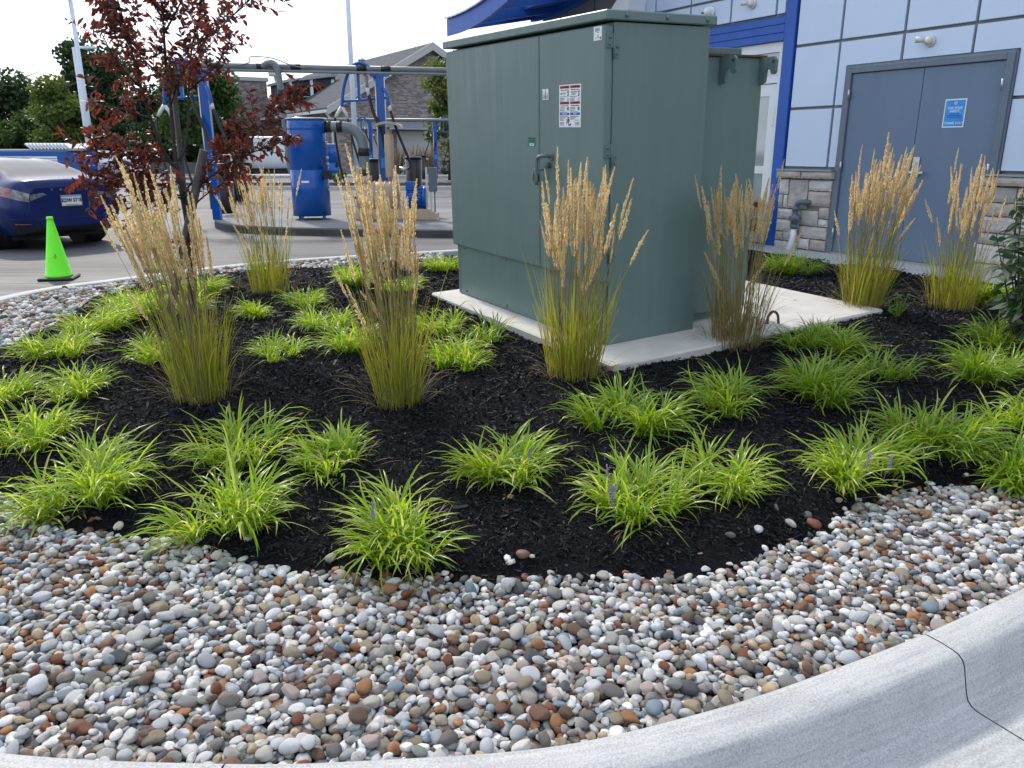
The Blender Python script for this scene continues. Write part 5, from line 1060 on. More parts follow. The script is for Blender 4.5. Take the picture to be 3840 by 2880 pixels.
def vehicle(name, stn, loc, rz, label, paint, axles, wr, track, glass, group=None, extra=None, spoke=10):
    car = empty(name, loc, rz, label, 'car' if name != 'van' else 'van', group)
    A = loft(stn); m_, q = A.shape[:2]; G = np.concatenate([A, (A * np.array([1, -1, 1]))[:, ::-1][:, 1:]], 1); qq = G.shape[1]
    I = np.arange(m_ * qq).reshape(m_, qq); V = G.reshape(-1, 3)
    F = np.stack([I[:-1, :-1], I[:-1, 1:], I[1:, 1:], I[1:, :-1]], -1); cen = V[F].mean(2)                      # (m-1, qq-1, 3)
    pr = (np.arange(qq - 1) + .5) / 5.0; pr = np.where(pr > 8, 16 - pr, pr)
    X_, Y_, Z_ = cen[..., 0], np.abs(cen[..., 1]), cen[..., 2]; PRM = np.broadcast_to(pr[None], X_.shape)
    hole = np.zeros(X_.shape, bool)
    for ax in axles: hole |= ((X_ - ax) ** 2 + (Z_ - wr) ** 2 < (wr * 1.13) ** 2) & (Y_ > track / 2 - .22) & (PRM < 4.6)
    sel = {k: f(X_, Y_, Z_, PRM) & ~hole for k, f in glass.items()}; rest = ~hole
    for k in sel: rest &= ~sel[k]
    def sub(mask, nm, mt, parent, off=0.0):
        f = F[mask]
        if len(f) == 0: return None
        u = np.unique(f); r_ = np.full(len(V), -1); r_[u] = np.arange(len(u)); o = obj(nm, mesh_np(nm, V[u], r_[f], True), mt, parent); return o
    
    body = sub(rest, 'body', paint, car); [MB().add([tuple(p) for p in G[e_]], [list(range(qq))[::(1 if e_ == 0 else -1)]], False).build('end_panel', paint, car) for e_ in (0, -1)]
    for k, ms in sel.items():
        if k in ('tail_light', 'lamp_lens', 'side_window'):
            for sd in (-1, 1): sub(ms & (cen[..., 1] * sd > 0), k, gm[k], car)
        else: sub(ms, k, gm[k], car)
    for ax in axles:
        for sd in (-1, 1):
            y = sd * track / 2; Mw = Matrix.Translation((ax, y, wr)) @ Matrix.Rotation(R(-90 * sd), 4, 'X')
            we = empty('wheel'); we.parent = car; we.matrix_local = Mw
            MB().lathe([(wr * .70, -.11), (wr * .93, -.115), (wr * .99, -.09), (wr, -.03), (wr, .03), (wr * .99, .09), (wr * .93, .112), (wr * .72, .105)], 36, caps=False).build('tyre', M['black'], we)
            rm = MB(); rm.lathe([(wr * .72, .10), (wr * .70, .085), (wr * .66, .02), (.01, .0)], 36, caps=False)
            for j in range(spoke):
                a = 2 * math.pi * j / spoke; rm.box(.03, wr * .69, -.014, .014, .045, .082, Matrix.Rotation(a, 4, 'Z'))
            rm.lathe([(.06, .03), (.06, .09), (.03, .095)], 14); rm.build('rim', gm['rim'], we)
            ln_ = MB(); ln_.lathe([(wr * 1.12, -.30), (wr * 1.13, .02)], 30, caps=False); ln_.lathe([(.02, -.30), (wr * 1.12, -.30)], 30, caps=False); lo = ln_.build('arch_liner', M['black'], car); lo.matrix_local = Mw
    MB().box(.5, stn[-1][0] - .5, -.7, .7, .16, .3).build('underbody', M['black'], car)
    return car, G
gm = {'side_window': M['darkglass'], 'rear_window': M['darkglass'], 'windscreen': M['darkglass'], 'roof_glass': M['darkglass'], 'tail_light': mat('red tail light lens', (.16, .012, .012), .12, var=.5, vscale=12, coat=1.0), 'lamp_lens': mat('smoked clear lamp lens', (.16, .17, .18), .1, var=.6, vscale=18, coat=1.0), 'lower_bumper': M['blackplastic'],
      'rim': mat('dark alloy', (.05, .05, .055), .35, metal=.7, var=.1)}
SG = {'side_window': lambda x, y, z, p: (p > 5.12) & (p < 5.92) & (x > .95) & (x < 3.3) & ~((x > 2.05) & (x < 2.14)) & ~((x > 1.16) & (x < 1.22)),
      'rear_window': lambda x, y, z, p: (p > 6.12) & (x > .42) & (x < 1.55), 'roof_glass': lambda x, y, z, p: (p > 6.3) & (x > 1.6) & (x < 2.75), 'windscreen': lambda x, y, z, p: (p > 6.1) & (x > 2.82) & (x < 3.62),
      'tail_light': lambda x, y, z, p: (x > .12) & (x < .46) & (p > 4.02) & (p < 4.98), 'lamp_lens': lambda x, y, z, p: (x <= .12) & (p > 4.02) & (p < 4.98),
      'lower_bumper': lambda x, y, z, p: (x < .30) & (z < .40)}
SGC = {k: v for k, v in SG.items()}
car, G = vehicle('parked_car', SEDAN, (-6.62, 12.10, -.195), math.atan2(.566, -.824), 'dark blue sedan seen from behind, parked beside the lime cones', CARPAINT, (.98, 3.85), .335, 1.60, SGC)
car.scale = (.95, .95, .915)
rearV = G[:36].reshape(-1, 3)
def rx(y, z):
    d = (rearV[:, 1] - y) ** 2 + (rearV[:, 2] - z) ** 2; c = np.argsort(d)[:6]; return float(rearV[c, 0].min())
# rear details
def rearline(pts, r_, nm, mt, off=.004):
    PP = []
    for i in range(len(pts) - 1):
        for k in range(8): t = k / 8; y = pts[i][0] * (1 - t) + pts[i + 1][0] * t; z = pts[i][1] * (1 - t) + pts[i + 1][1] * t; PP.append((rx(y, z) - off, y, z))
    return MB().tube(PP, r_, 5).build(nm, mt, car)
rearline([(.56, .97), (.52, .80), (.44, .66), (.2, .64), (-.2, .64), (-.44, .66), (-.52, .80), (-.56, .97)], .004, 'boot_seam', M['ink'], .001)
rearline([(.86, .52), (.5, .50), (-.5, .50), (-.86, .52)], .005, 'bumper_crease', M['ink'], .0)
for sd in (-1, 1): MB().prism([(sd * .36, .885), (sd * .60, .80), (sd * .605, .89), (sd * .40, .915)][::-sd], 'x', -.006, .03).build('lamp_lens', gm['lamp_lens'], car)
RM = Matrix(((0, 0, -1, 0), (-1, 0, 0, 0), (0, 1, 0, 0), (0, 0, 0, 1)))       # text plane facing -x (rear): text x -> -y, text y -> z
def rearM(y, z, dx): return Matrix.Translation((rx(y, z) - dx, y, z)) @ RM
px = rx(0, .76) - .022
plt = MB().box(px, px + .012, -.155, .155, .70, .86, bev=.004).build('licence_plate', M['paper'], car)
fr_ = MB(); [fr_.box(*q) for q in ((px - .002, px + .01, -.163, .163, .853, .868), (px - .002, px + .01, -.163, .163, .692, .707), (px - .002, px + .01, .152, .163, .707, .853), (px - .002, px + .01, -.163, -.152, .707, .853))]; fr_.build('plate_frame', M['steel'], plt)
text('lettering', 'KDW 5768', .082, mat('plate navy print', (.02, .04, .10), .5, var=.02), plt, Matrix.Translation((px - .0035, 0, .782)) @ RM, sx=.80, bold=.0035)
MB().box(px - .0022, px - .0008, -.15, .15, .835, .852).build('print', mat('plate header print', (.35, .45, .62), .5), plt); MB().box(px - .0022, px - .0008, -.10, .10, .711, .722).build('print', mat('plate footer print', (.45, .38, .25), .5), plt)
for k, ch in enumerate('TESLA'): y = .27 - k * .135; text('lettering', ch, .05, M['steel'], car, rearM(y, .955, .012), sx=1.5, ext=.002)
text('lettering', 'DUAL MOTOR', .034, M['steel'], car, rearM(-.44, .70, .012), sx=1.0, ext=.001)
for sd in (-1, 1): rearline([(sd * .82, .44), (sd * .60, .43)], .010, 'reflector', gm['tail_light'], .004)

vehicle('van', VAN, (-11.2, 47.2, -.16), math.radians(176), 'white cargo van parked behind the blue vacuum drum', mat('white van paint', (.62, .66, .70), .35, var=.03, coat=.5), (1.0, 4.45), .37, 1.7, {'side_window': lambda x, y, z, p: (p > 5.1) & (p < 5.85) & (x > 3.35) & (x < 4.25), 'windscreen': lambda x, y, z, p: (p > 6.1) & (x > 3.95) & (x < 4.55)}, spoke=8)
vehicle('pickup', SUV, (-19.6, 58, .55), math.radians(170), 'dark grey pickup parked under the trees behind the purple tree', mat('dark grey paint', (.055, .06, .07), .3, var=.05, coat=.6), (1.0, 3.9), .42, 1.7, {'side_window': lambda x, y, z, p: (p > 5.1) & (p < 5.85) & (x > .5) & (x < 3.2), 'windscreen': lambda x, y, z, p: (p > 6.1) & (x > 2.7) & (x < 3.45), 'tail_light': lambda x, y, z, p: (x < .15) & (y > .75) & (z > .95) & (z < 1.3)})
vehicle('parked_car', SEDAN, (-22.0, 57, .45), math.radians(172), 'white sedan parked under the trees behind the purple tree', mat('white car paint', (.70, .71, .72), .3, var=.02, coat=.6), (.98, 3.85), .335, 1.6, {k: v for k, v in SG.items()})
vehicle('parked_car', SEDAN, (-15.2, 33.5, -.17), math.radians(175), 'white car behind the lower left branches of the purple tree', mat('white car paint', (.66, .70, .72), .3, var=.02, coat=.6), (.98, 3.85), .335, 1.6, {k: v for k, v in SG.items()})

# ================================================================== vacuum islands
ISL = crom2([(-5.2, 18.4), (-5.75, 17.6), (-5.92, 16.6), (-5.80, 15.6), (-5.45, 14.98), (-4.9, 14.42), (-3.86, 14.0), (-2.5, 13.76), (-1.04, 13.58), (1.0, 13.4), (4.0, 13.3)], 8) + [(6, 13.3), (6, 18.6)]
M['isl'] = mat('worn grey island concrete', (.20, .20, .20), .8, var=.15, vscale=1.2, bump=.1, spec=.25)
M['darkkerb'] = mat('dark streaked kerb', (.05, .05, .05), .7, var=.5, vscale=3, streak=(1, 1, 6))  # kerb colour darker than the slab, with streaky variation
i_ = MB().prism(ISL, 'z', -.3, -.085).build('island_kerb', M['darkkerb']); tag(i_, kind='structure')
i_ = MB().prism([(x * .999, y + .01) for x, y in ISL], 'z', -.0855, -.06).build('island_slab', M['isl']); tag(i_, kind='structure')

def pt(u): return (-7.2 + u, 15.3 + .22 * u)                # along the pipe run
def drum(x, y, z0, r_, h, label, grp, nz=1.0):
    d = empty('vacuum_drum', (x, y, z0), 0, label, 'vacuum drum', grp); leg = .075
    MB().lathe([(r_, leg), (r_, leg + .02), (r_ * 1.003, leg + .02), (r_ * 1.003, h * .5 - .012), (r_ * .994, h * .5 - .010), (r_ * .994, h * .5 + .010), (r_ * 1.003, h * .5 + .012), (r_ * 1.003, h * .88), (r_ * .996, h * .885), (r_ * 1.003, h * .89), (r_ * 1.003, h - .02)], 44).build('shell', M['blue'], d)
    MB().lathe([(r_ * 1.03, h - .02), (r_ * 1.035, h), (r_ * 1.0, h + .012), (.02, h + .02)], 44).build('lid', M['steel'], d)
    for a in (-110, -35, 60, 150): q = R(a); MB().box(-.025, .025, -.012, .012, 0, leg + .04, Matrix.Translation((r_ * .92 * math.cos(q), r_ * .92 * math.sin(q), 0))).build('foot', M['blue'], d)
    MB().box(-.07 * nz, .07 * nz, -r_ * 1.003 - .012, -r_ * .98, h * .375, h * .395).build('label_plate', M['paper'], d)
    kx = r_ * .96; kb = MB().tube([(kx, -.16, h * .455), (kx + .05, -.26, h * .455)], .085, 18).build('port_cap', M['black'], d)
    for z in (.30, .56, .62, .77):
        c = MB(); c.box(-.02, .02, -.02, .02, -.02, .02, Matrix.Translation((r_ + .012, -.05, h * z))); c.tube([(r_ + .01, -.09, h * z), (r_ + .05, -.09, h * z)], .012, 8); c.build('latch', M['steel'], d)
    return d
drum(-3.91, 15.72, -.06, .362, 1.87, 'tall royal blue vacuum drum on short legs in front of the vacuum arch', 'vacuum drums')
# main pipe run with black couplings and the arch supports
run = empty('vacuum_pipe_run', (0, 0, 0), 0, 'grey overhead vacuum pipe crossing above the blue drum to the arches', 'pipe')
a, b = pt(1.25), pt(12); mp_ = MB(); mp_.tube([(a[0], a[1], 2.74), (b[0], b[1], 2.74)], .052, 14); mp_.tube([(a[0], a[1] - .1, 2.655), (b[0], b[1] - .1, 2.655)], .026, 10); mp_.build('pipe', M['pipe'], run)
for u in (1.7, 2.5, 3.1, 4.3, 4.75, 9): x, y = pt(u); MB().tube([(x - .09, y - .02, 2.74), (x + .09, y + .02, 2.74)], .056, 14).build('coupling', M['black'], run)
dx, dy = pt(2.72)
MB().tube(bez([(dx - .2, dy - .05, 2.74), (dx - .05, dy - .1, 2.80), (dx + .08, dy - .12, 2.72), (dx + .12, dy - .12, 2.4), (dx + .17, dy - .13, 1.4), (dx + .19, dy - .15, .95), (dx + .25, dy - .17, .80), (dx + .42, dy - .2, .76)], 7), .058, 14).build('drop_pipe', M['pipe'], run)
for z in (2.25, 1.12): MB().tube([(dx + .125 + (2.25 - z) * .04, dy - .125, z - .07), (dx + .125 + (2.25 - z) * .04, dy - .125, z + .07)], .063, 14).build('coupling', M['black'], run)
MB().tube(bez([(dx - .7, dy - .2, 2.73), (dx - .42, dy - .15, 2.80), (dx - .38, dy - .14, 2.90), (dx, dy - .1, 2.88), (dx + .35, dy, 2.76), (dx + .6, dy, 2.72)], 6), .010, 6).build('control_line', M['pipe'], run)

def arch(px_, py_, sx, label, z0=-.06, s=1.0, detail=True, hoses=True):
    A = empty('vacuum_arch', (px_, py_, z0), 0, label, 'vacuum station', 'vacuum arches'); A.scale = (s, s, s)
    MB().box(-.075, .075, -.06, .06, 0, 2.70, bev=.006).build('post', M['blue'], A)
    MB().box(-.19, .19, -.07, .07, 2.66, 2.70).build('saddle', M['blue'], A)
    MB().tube(bez([(-.07 * sx, 0, 2.55), (-.2 * sx, 0, 2.82), (-.42 * sx, 0, 2.90), (-.60 * sx, 0, 2.74), (-.72 * sx, 0, 2.45), (-.78 * sx, 0, 2.08)], 7), .033, 12).build('arch_tube', M['blue'], A)
    MB().tube([(-.78 * sx, 0, 2.20), (.10 * sx, -.01, 2.27)], .024, 10).build('cross_bar', M['blue'], A); MB().box(-.42 * sx - .03, -.42 * sx + .03, -.02, .02, 2.24, 2.88).build('strut', M['blue'], A)
    if not hoses: return A
    yk = MB(); yk.tube([(-.78 * sx, 0, 2.10), (-.86 * sx, -.03, 1.98), (-.90 * sx, -.05, 1.90)], [.036, .034, .028], 10); yk.tube([(-.78 * sx, 0, 2.10), (-.70 * sx, .02, 1.98), (-.68 * sx, .03, 1.88)], [.036, .034, .028], 10); yk.build('hose_splitter', M['offwhite'], A)
    MB().tube(bez([(-.90 * sx, -.05, 1.92), (-.93 * sx, -.05, 1.75), (-.90 * sx, -.08, 1.35), (-.82 * sx, -.12, .85), (-.66 * sx, -.15, .45), (-.45 * sx, -.15, .36), (-.36 * sx, -.12, .5), (-.44 * sx, -.05, .9), (-.60 * sx, .0, 1.5), (-.68 * sx, .03, 1.9)], 6), .022, 10).build('hose', M['black'], A)
    MB().tube(bez([(-.32 * sx, 0, 2.72), (-.26 * sx, -.08, 2.66), (-.24 * sx, -.1, 2.45)], 6), .030, 10).build('hose_drop', M['pipe'], A)
    MB().tube([(-.24 * sx, -.1, 2.45), (-.22 * sx, -.1, 2.3)], .034, 10).build('cuff', M['offwhite'], A)
    MB().tube(bez([(-.22 * sx, -.1, 2.32), (-.14 * sx, -.14, 2.0), (.0, -.18, 1.65), (.06 * sx, -.18, 1.35)], 6), .032, 10).build('hose', M['black'], A)
    MB().tube(bez([(.05 * sx, -.08, 2.42), (.11 * sx, -.16, 2.40), (.16 * sx, -.2, 2.25), (.18 * sx, -.2, 2.10)], 5), .034, 10).build('wand_tube', M['blue'], A)
    MB().tube([(.18 * sx, -.2, 2.12), (.2 * sx, -.2, 2.02)], .034, 10).build('cuff', M['offwhite'], A)
    MB().tube(bez([(.2 * sx, -.2, 2.03), (.32 * sx, -.22, 1.65), (.48 * sx, -.25, 1.25), (.56 * sx, -.25, 1.02), (.50 * sx, -.28, .93)], 6), .026, 10).build('hose', M['black'], A)
    MB().tube([(.50 * sx, -.28, .93), (.34 * sx, -.28, .95)], [.03, .036], 10).build('nozzle', M['steel'], A)
    if detail:
        MB().box(-.05, .05, -.075, -.06, .95, 1.15).build('info_sign', M['signblue'], A); MB().tube([(-.09, -.05, .2), (-.09, -.05, 2.6)], .014, 8).build('conduit', M['steel'], A)
    return A
x, y = pt(4.65); arch(x, y - .05, 1, 'blue vacuum arch with black hoses right of the blue drum')
x, y = pt(1.48); arch(x, y - .05, 1, 'blue vacuum arch behind the crown of the purple tree')
arch(-6.35, 37.0, 1, 'far blue vacuum arch left of the grey garage doors', s=.93); arch(-3.5, 37.6, -1, 'far blue vacuum arch seen right beside the cabinet', s=.93)
f2 = empty('vacuum_pipe_run', (0, 0, 0), 0, 'far grey vacuum pipe joining the two distant arches', 'pipe'); MB().tube([(-8.2, 36.9, 2.52), (5, 38.6, 2.52)], .07, 10).build('pipe', M['pipe'], f2); MB().tube(bez([(-8.2, 36.9, 2.52), (-8.5, 36.9, 2.45), (-8.6, 36.9, 2.2), (-8.6, 36.9, .9), (-8.7, 36.9, .7)], 5), .07, 10).build('drop_pipe', M['pipe'], f2)
drum(-7.75, 34.6, -.06, .42, 1.52, 'distant royal blue vacuum drum behind the near drum', 'vacuum drums')
# elbow duct, silencer, blower and motor beside the near drum
bl = empty('vacuum_blower', (0, 0, 0), 0, 'tan vacuum blower with blue motor, silencer and curved grey duct', 'blower')
MB().tube(bez([(-3.57, 15.72, 1.66), (-3.2, 15.72, 1.66), (-3.02, 15.72, 1.61), (-2.90, 15.72, 1.48), (-2.85, 15.72, 1.28), (-2.84, 15.72, .85)], 8), .098, 18).build('duct', M['pipe'], bl)
for p, q in (((-3.55, 1.66), (-3.43, 1.66)), ((-3.32, 1.66), (-3.22, 1.66))): MB().tube([(p[0], 15.72, p[1]), (q[0], 15.72, q[1])], .108, 18).build('coupling', M['black'], bl)
for z in (1.20, .80): MB().tube([(-2.845, 15.72, z - .07), (-2.845, 15.72, z + .07)], .108, 18).build('coupling', M['black'], bl)
bw = MB(); bw.tube([(-2.98, 15.72, .36), (-2.20, 15.72, .36)], .29, 26)
for k in range(6): xx = -2.86 + k * .10; bw.tube([(xx, 15.72, .36), (xx + .02, 15.72, .36)], .305, 26)
bw.tube([(-2.84, 15.72, .6), (-2.84, 15.72, .76)], .13, 18); bw.build('housing', M['tan'], bl)
MB().tube([(-2.38, 15.9, .55), (-2.38, 15.9, 1.66)], .035, 10).build('stack', M['steel'], bl); MB().lathe([(.075, .72), (.088, .76), (.088, 1.50), (.075, 1.53), (.06, 1.53), (.06, 1.62)], 22, Matrix.Translation((-2.38, 15.9, 0))).build('silencer', M['tan'], bl)
hp = [(-.235 + .47 * t, 1.62 + .11 * math.sin(math.pi * min(1, .1 + .85 * t)) ** .5) for t in np.linspace(0, 1, 14)]; MB().prism(hp + [(x, z - .045) for x, z in hp[::-1]], 'y', 15.72, 16.08, Matrix.Translation((-2.36, 0, .03))).build('rain_hood', M['tan'], bl)
mo = MB(); mo.tube([(-2.03, 15.65, .36), (-1.67, 15.65, .36)], .185, 22)
for k in range(20): q = 2 * math.pi * k / 20; mo.box(-2.0, -1.72, -.006, .006, .18, .205, Matrix.Translation((0, 15.65, .36)) @ Matrix.Rotation(q, 4, 'X'))
mo.tube([(-1.72, 15.65, .36), (-1.66, 15.65, .36)], .21, 22); mo.box(-2.04, -1.86, 15.5, 15.7, .5, .66, bev=.01); mo.build('motor', M['blue'], bl)
MB().tube([(-1.84, 15.65, .56), (-1.84, 15.65, .60)], .008, 8).build('eye_bolt', M['steel'], bl); MB().tube([(-1.84 + .03 * math.cos(t), 15.65, .625 + .03 * math.sin(t)) for t in np.linspace(0, 6.28, 15)], .007, 6).build('eye_ring', M['black'], bl)
MB().prism([(-3.05, -.05), (-1.45, -.05), (-1.45, .06), (-1.62, .15), (-3.0, .15)], 'y', 15.45, 15.95).build('skid', M['tan'], bl)
db = empty('disconnect_box', (-1.54, 15.6, -.06), 0, 'grey electrical disconnect box on two struts beside the blue motor', 'electrical box')
MB().box(-.055, .10, -.08, .05, .53, .98, bev=.008).build('box', M['gaspipe'], db)
for xx in (-.12, -.04): MB().box(xx, xx + .035, -.02, .02, 0, .98).build('strut', M['steel'], db)
MB().tube([(.05, -.02, .53), (.05, -.02, .2), (.03, 0, .0)], .014, 8).build('conduit', M['pipe'], db); MB().box(-.14, .12, -.1, .06, 0, .02).build('foot_plate', M['steel'], db)
def bin_(x, y, r_, h, label, z0=-.06):
    o = empty('trash_bin', (x, y, z0), 0, label, 'trash bin', 'black trash bins'); MB().lathe([(r_ * .9, 0), (r_ * .95, .02), (r_, h - .03)], 26).build('barrel', M['blackplastic'], o); MB().lathe([(r_ * 1.05, h - .03), (r_ * 1.06, h), (r_ * .85, h + .01), (r_ * .8, h - .1)], 26).build('rim', M['blackplastic'], o)
bin_(-2.02, 16.75, .17, 1.16, 'black cylindrical bin right of the vacuum post'); bin_(-2.86, 16.9, .15, 1.12, 'black cylindrical bin left of the tan silencer'); bin_(-6.15, 17.2, .24, 1.02, 'black bin below the left vacuum arch'); bin_(-8.1, 23.6, .42, 1.30, 'black bin farther back behind the farthest plumed grass', z0=-.2); bin_(-4.25, 37.2, .35, 1.05, 'black bin at the far right vacuum arch')
# far planted kerb strip and garden details
tag(MB().box(-14, 10, 30.2, 33.2, -.3, -.06, bev=.02).build('far_kerb_island', M['concrete']), kind='structure'); tag(MB().box(-13.8, 9.8, 30.4, 33.0, -.2, -.045).build('far_mulch_bed', M['soil']), kind='structure')
tag(MB().box(-16, 20, 42.5, 44.5, -.3, -.05, bev=.02).build('far_walk', M['concrete']), kind='structure')
tag(MB().box(-60, -12, 51, 66, -.3, .44).build('upper_parking', M['road']), kind='structure')

def leafcloud(n, rx_, ry_, rz_, r, clumps, q=.25, size=(.18, .34)):
    """leaf sprays in uneven clumps through a crown"""
    cc = r.normal(size=(clumps, 3)); cc /= np.linalg.norm(cc, axis=1)[:, None]; cc *= (r.random(clumps) ** .4)[:, None] * np.array([rx_, ry_, rz_]) * .82
    ci = r.integers(0, clumps, n); cr = r.uniform(.16, .34, clumps) * min(rx_, rz_) * 1.25
    off = r.normal(size=(n, 3)); off /= np.linalg.norm(off, axis=1)[:, None]; P = cc[ci] + off * (cr[ci] * r.random(n) ** .45)[:, None] * np.array([1, 1, .8])
    D = off + r.normal(0, .8, (n, 3)); D[:, 2] -= .2; D /= np.linalg.norm(D, axis=1)[:, None]; S = np.cross(D, r.normal(size=(n, 3))); S /= np.linalg.norm(S, axis=1)[:, None]
    l = r.uniform(*size, n)[:, None]; w_ = l * r.uniform(.3, .5, n)[:, None]
    V = np.stack([P - D * l * .5, P + S * w_, P + D * l * .5, P - S * w_], 1).reshape(-1, 3); return V, (np.arange(n) * 4)[:, None] + np.array([[0, 1, 2, 3]])
GT = [leaf_mat('tree leaf dark', [(.014, .038, .014), (.024, .055, .018), (.034, .07, .022), (.018, .045, .018)], trans=.25, rough=.5), leaf_mat('tree leaf mid', [(.035, .075, .018), (.05, .10, .022), (.07, .125, .03), (.03, .065, .02)], trans=.3, rough=.5), leaf_mat('tree leaf bright', [(.075, .12, .022), (.10, .15, .03), (.13, .18, .035), (.06, .10, .02)], trans=.35, rough=.5)]
def bgtree(x, y, h, rx_, rz_, kind, label, n=3500, z0=-.2, seed=0, size=(.2, .38), name='tree', clumps=38):
    r = np.random.default_rng(seed + 500); t = empty(name, (x, y, z0), 0, label, 'tree', 'background trees'); cz_ = h - rz_
    tb = MB(); tb.tube([(0, 0, -.1), (.1, 0, cz_ * .6), (0, 0, cz_ + rz_ * .4)], [.16 * h / 8 + .04, .11 * h / 8 + .03, .03], 8)
    for k in range(7):
        aa = r.uniform(0, 6.283); zz = cz_ - rz_ * .5 + k * rz_ * .16; tb.tube([(0, 0, zz), (rx_ * .4 * math.cos(aa), rx_ * .4 * math.sin(aa), zz + rz_ * .25), (rx_ * .75 * math.cos(aa), rx_ * .75 * math.sin(aa), zz + rz_ * .4)], [.07, .045, .015], 5)
    tb.build('trunk', M['bark'], t)
    V, F = leafcloud(n, rx_, rx_ * .9, rz_, r, clumps, size=size); V[:, 2] += cz_; obj('crown', mesh_np('crown', V, F, False), GT[kind], t)
bgtree(-37.5, 61, 7.6, 4.2, 3.9, 0, 'dark broad tree at the left picture edge in the background', seed=1, n=8000)
bgtree(-33.0, 60, 6.6, 3.4, 3.3, 0, 'dark tree right of the leftmost background tree', seed=2, n=7000)
bgtree(-29.8, 61, 9.4, 3.7, 4.3, 0, 'tallest background tree behind the white lamp posts', seed=3, n=9000)
bgtree(-24.8, 62, 7.6, 3.4, 3.6, 0, 'tall dark background tree behind the purple tree crown', seed=4, n=8000)
bgtree(-27.3, 50, 5.9, 2.1, 2.8, 2, 'light green bushy tree in front of the dark trees', seed=5, n=7000, size=(.16, .3))
bgtree(-33, 54, 3.9, 3.6, 2.1, 1, 'low green tree at the left picture edge', seed=6, n=6000, size=(.16, .3))
bgtree(-19.0, 52, 5.0, 3.0, 2.6, 0, 'low dark tree behind the lower purple branches', seed=7, n=5500, z0=.3)
bgtree(-17.3, 46, 7.6, 2.3, 3.6, 1, 'upright green tree between the purple tree and the blue drum', seed=8, n=8000, size=(.16, .30))
bgtree(-3.0, 40, 6.1, 1.5, 2.7, 2, 'light green tree at the edge of the green cabinet', seed=9, n=4500, size=(.14, .26))
bgtree(-15.0, 60, 4.6, 2.2, 2.0, 1, 'small tree left of the brick building', seed=10, n=3500, z0=.3)
bgtree(-24, 54, 3.8, 3.4, 2.1, 0, 'low dark bushes below the lamp posts', seed=12, n=5500, size=(.16, .3))
bgtree(-21.5, 57, 4.6, 2.8, 2.4, 1, 'mid green bush under the tall background trees', seed=13, n=5000, size=(.16, .3), z0=.3)
wd = np.random.default_rng(99); Vv, Ff = [], []
for k in range(18):
    V, F = leafcloud(2600, 4.2, 3.5, 3.4, np.random.default_rng(900 + k), 22, size=(.25, .45)); V += np.array([-72 + k * 3.6, 74 + wd.uniform(-3, 3), 2.6 + wd.uniform(-.4, 1.0)]); Ff.append(F + sum(len(v) for v in Vv)); Vv.append(V)
tag(obj('far_woods', mesh_np('far_woods', np.concatenate(Vv), np.concatenate(Ff), False), GT[0]), 'dark wood closing the view behind the parking lot', 'woods', kind='stuff')
# small shrubs and dry grasses at the brick building
def shrub(x, y, z, r_, label, mt, n=700):
    o = empty('garden_shrub', (x, y, z), 0, label, 'shrub', 'small shrubs far back'); V, F = leafcloud(n, r_, r_, r_ * .8, np.random.default_rng(int(x * 10) % 97 + 7), 10, size=(.05, .1)); V[:, 2] += r_ * .75; obj('foliage', mesh_np('foliage', V, F, False), mt, o); MB().tube([(0, 0, -.02), (0, 0, r_)], .02, 6).build('stem', M['bark'], o)
shrub(-6.6, 30.9, -.05, .40, 'small round green shrub below the far drum', GT[2]); shrub(-3.6, 43.5, -.05, .6, 'dark shrub near the far right vacuum arch', GT[0]); shrub(-5.6, 43.3, -.05, .45, 'low shrub by the garage doors', GT[1])
for k, x in enumerate((-6.2, -5.3, -4.5, -2.6)):
    o = empty('dry_grass_tuft', (x, 44.0, -.05), 0, ['straw grass tuft by the brick wall, farthest left', 'straw grass tuft by the brick wall, second from left', 'straw grass tuft by the brick wall, third from left', 'straw grass tuft by the brick wall beside the cabinet edge'][k], 'grass', 'straw grasses by the brick wall'); n = 160; r = np.random.default_rng(k + 40)
    a = r.uniform(0, 6.283, n); V, F = ribbons(np.stack([.2 * np.cos(a), .2 * np.sin(a), 0 * a], 1), a, np.abs(r.normal(.1, .1, n)), r.uniform(.2, .7, n), r.uniform(.8, 1.7, n), np.full(n, .03), 4); obj('blades', mesh_np('blades', V, F, True), DRY, o)

# ================================================================== brick building
def brick_mat():
    m = bpy.data.materials.new('brown grey brick'); m.use_nodes = True; t = m.node_tree; b = t.nodes['Principled BSDF']; b.inputs['Roughness'].default_value = .85
    g = t.nodes.new('ShaderNodeTexCoord'); mpn = t.nodes.new('ShaderNodeMapping'); mpn.inputs['Rotation'].default_value = (R(-90), 0, 0)
    bt = t.nodes.new('ShaderNodeTexBrick'); bt.inputs['Scale'].default_value = 1.0; bt.inputs['Brick Width'].default_value = .25; bt.inputs['Row Height'].default_value = .085; bt.inputs['Mortar Size'].default_value = .009
    bt.inputs['Color1'].default_value = (.13, .10, .095, 1); bt.inputs['Color2'].default_value = (.40, .35, .335, 1); bt.inputs['Mortar'].default_value = (.30, .28, .27, 1); bt.inputs['Bias'].default_value = -.25
    cb = t.nodes.new('ShaderNodeCombineXYZ'); sp = t.nodes.new('ShaderNodeSeparateXYZ'); ad = t.nodes.new('ShaderNodeMath'); ad.operation = 'ADD'
    t.links.new(g.outputs['Object'], sp.inputs[0]); t.links.new(sp.outputs[0], ad.inputs[0]); t.links.new(sp.outputs[1], ad.inputs[1]); t.links.new(ad.outputs[0], cb.inputs[0]); t.links.new(sp.outputs[2], cb.inputs[1]); t.links.new(cb.outputs[0], bt.inputs[0])
    t.links.new(bt.outputs[0], b.inputs['Base Color']); return m
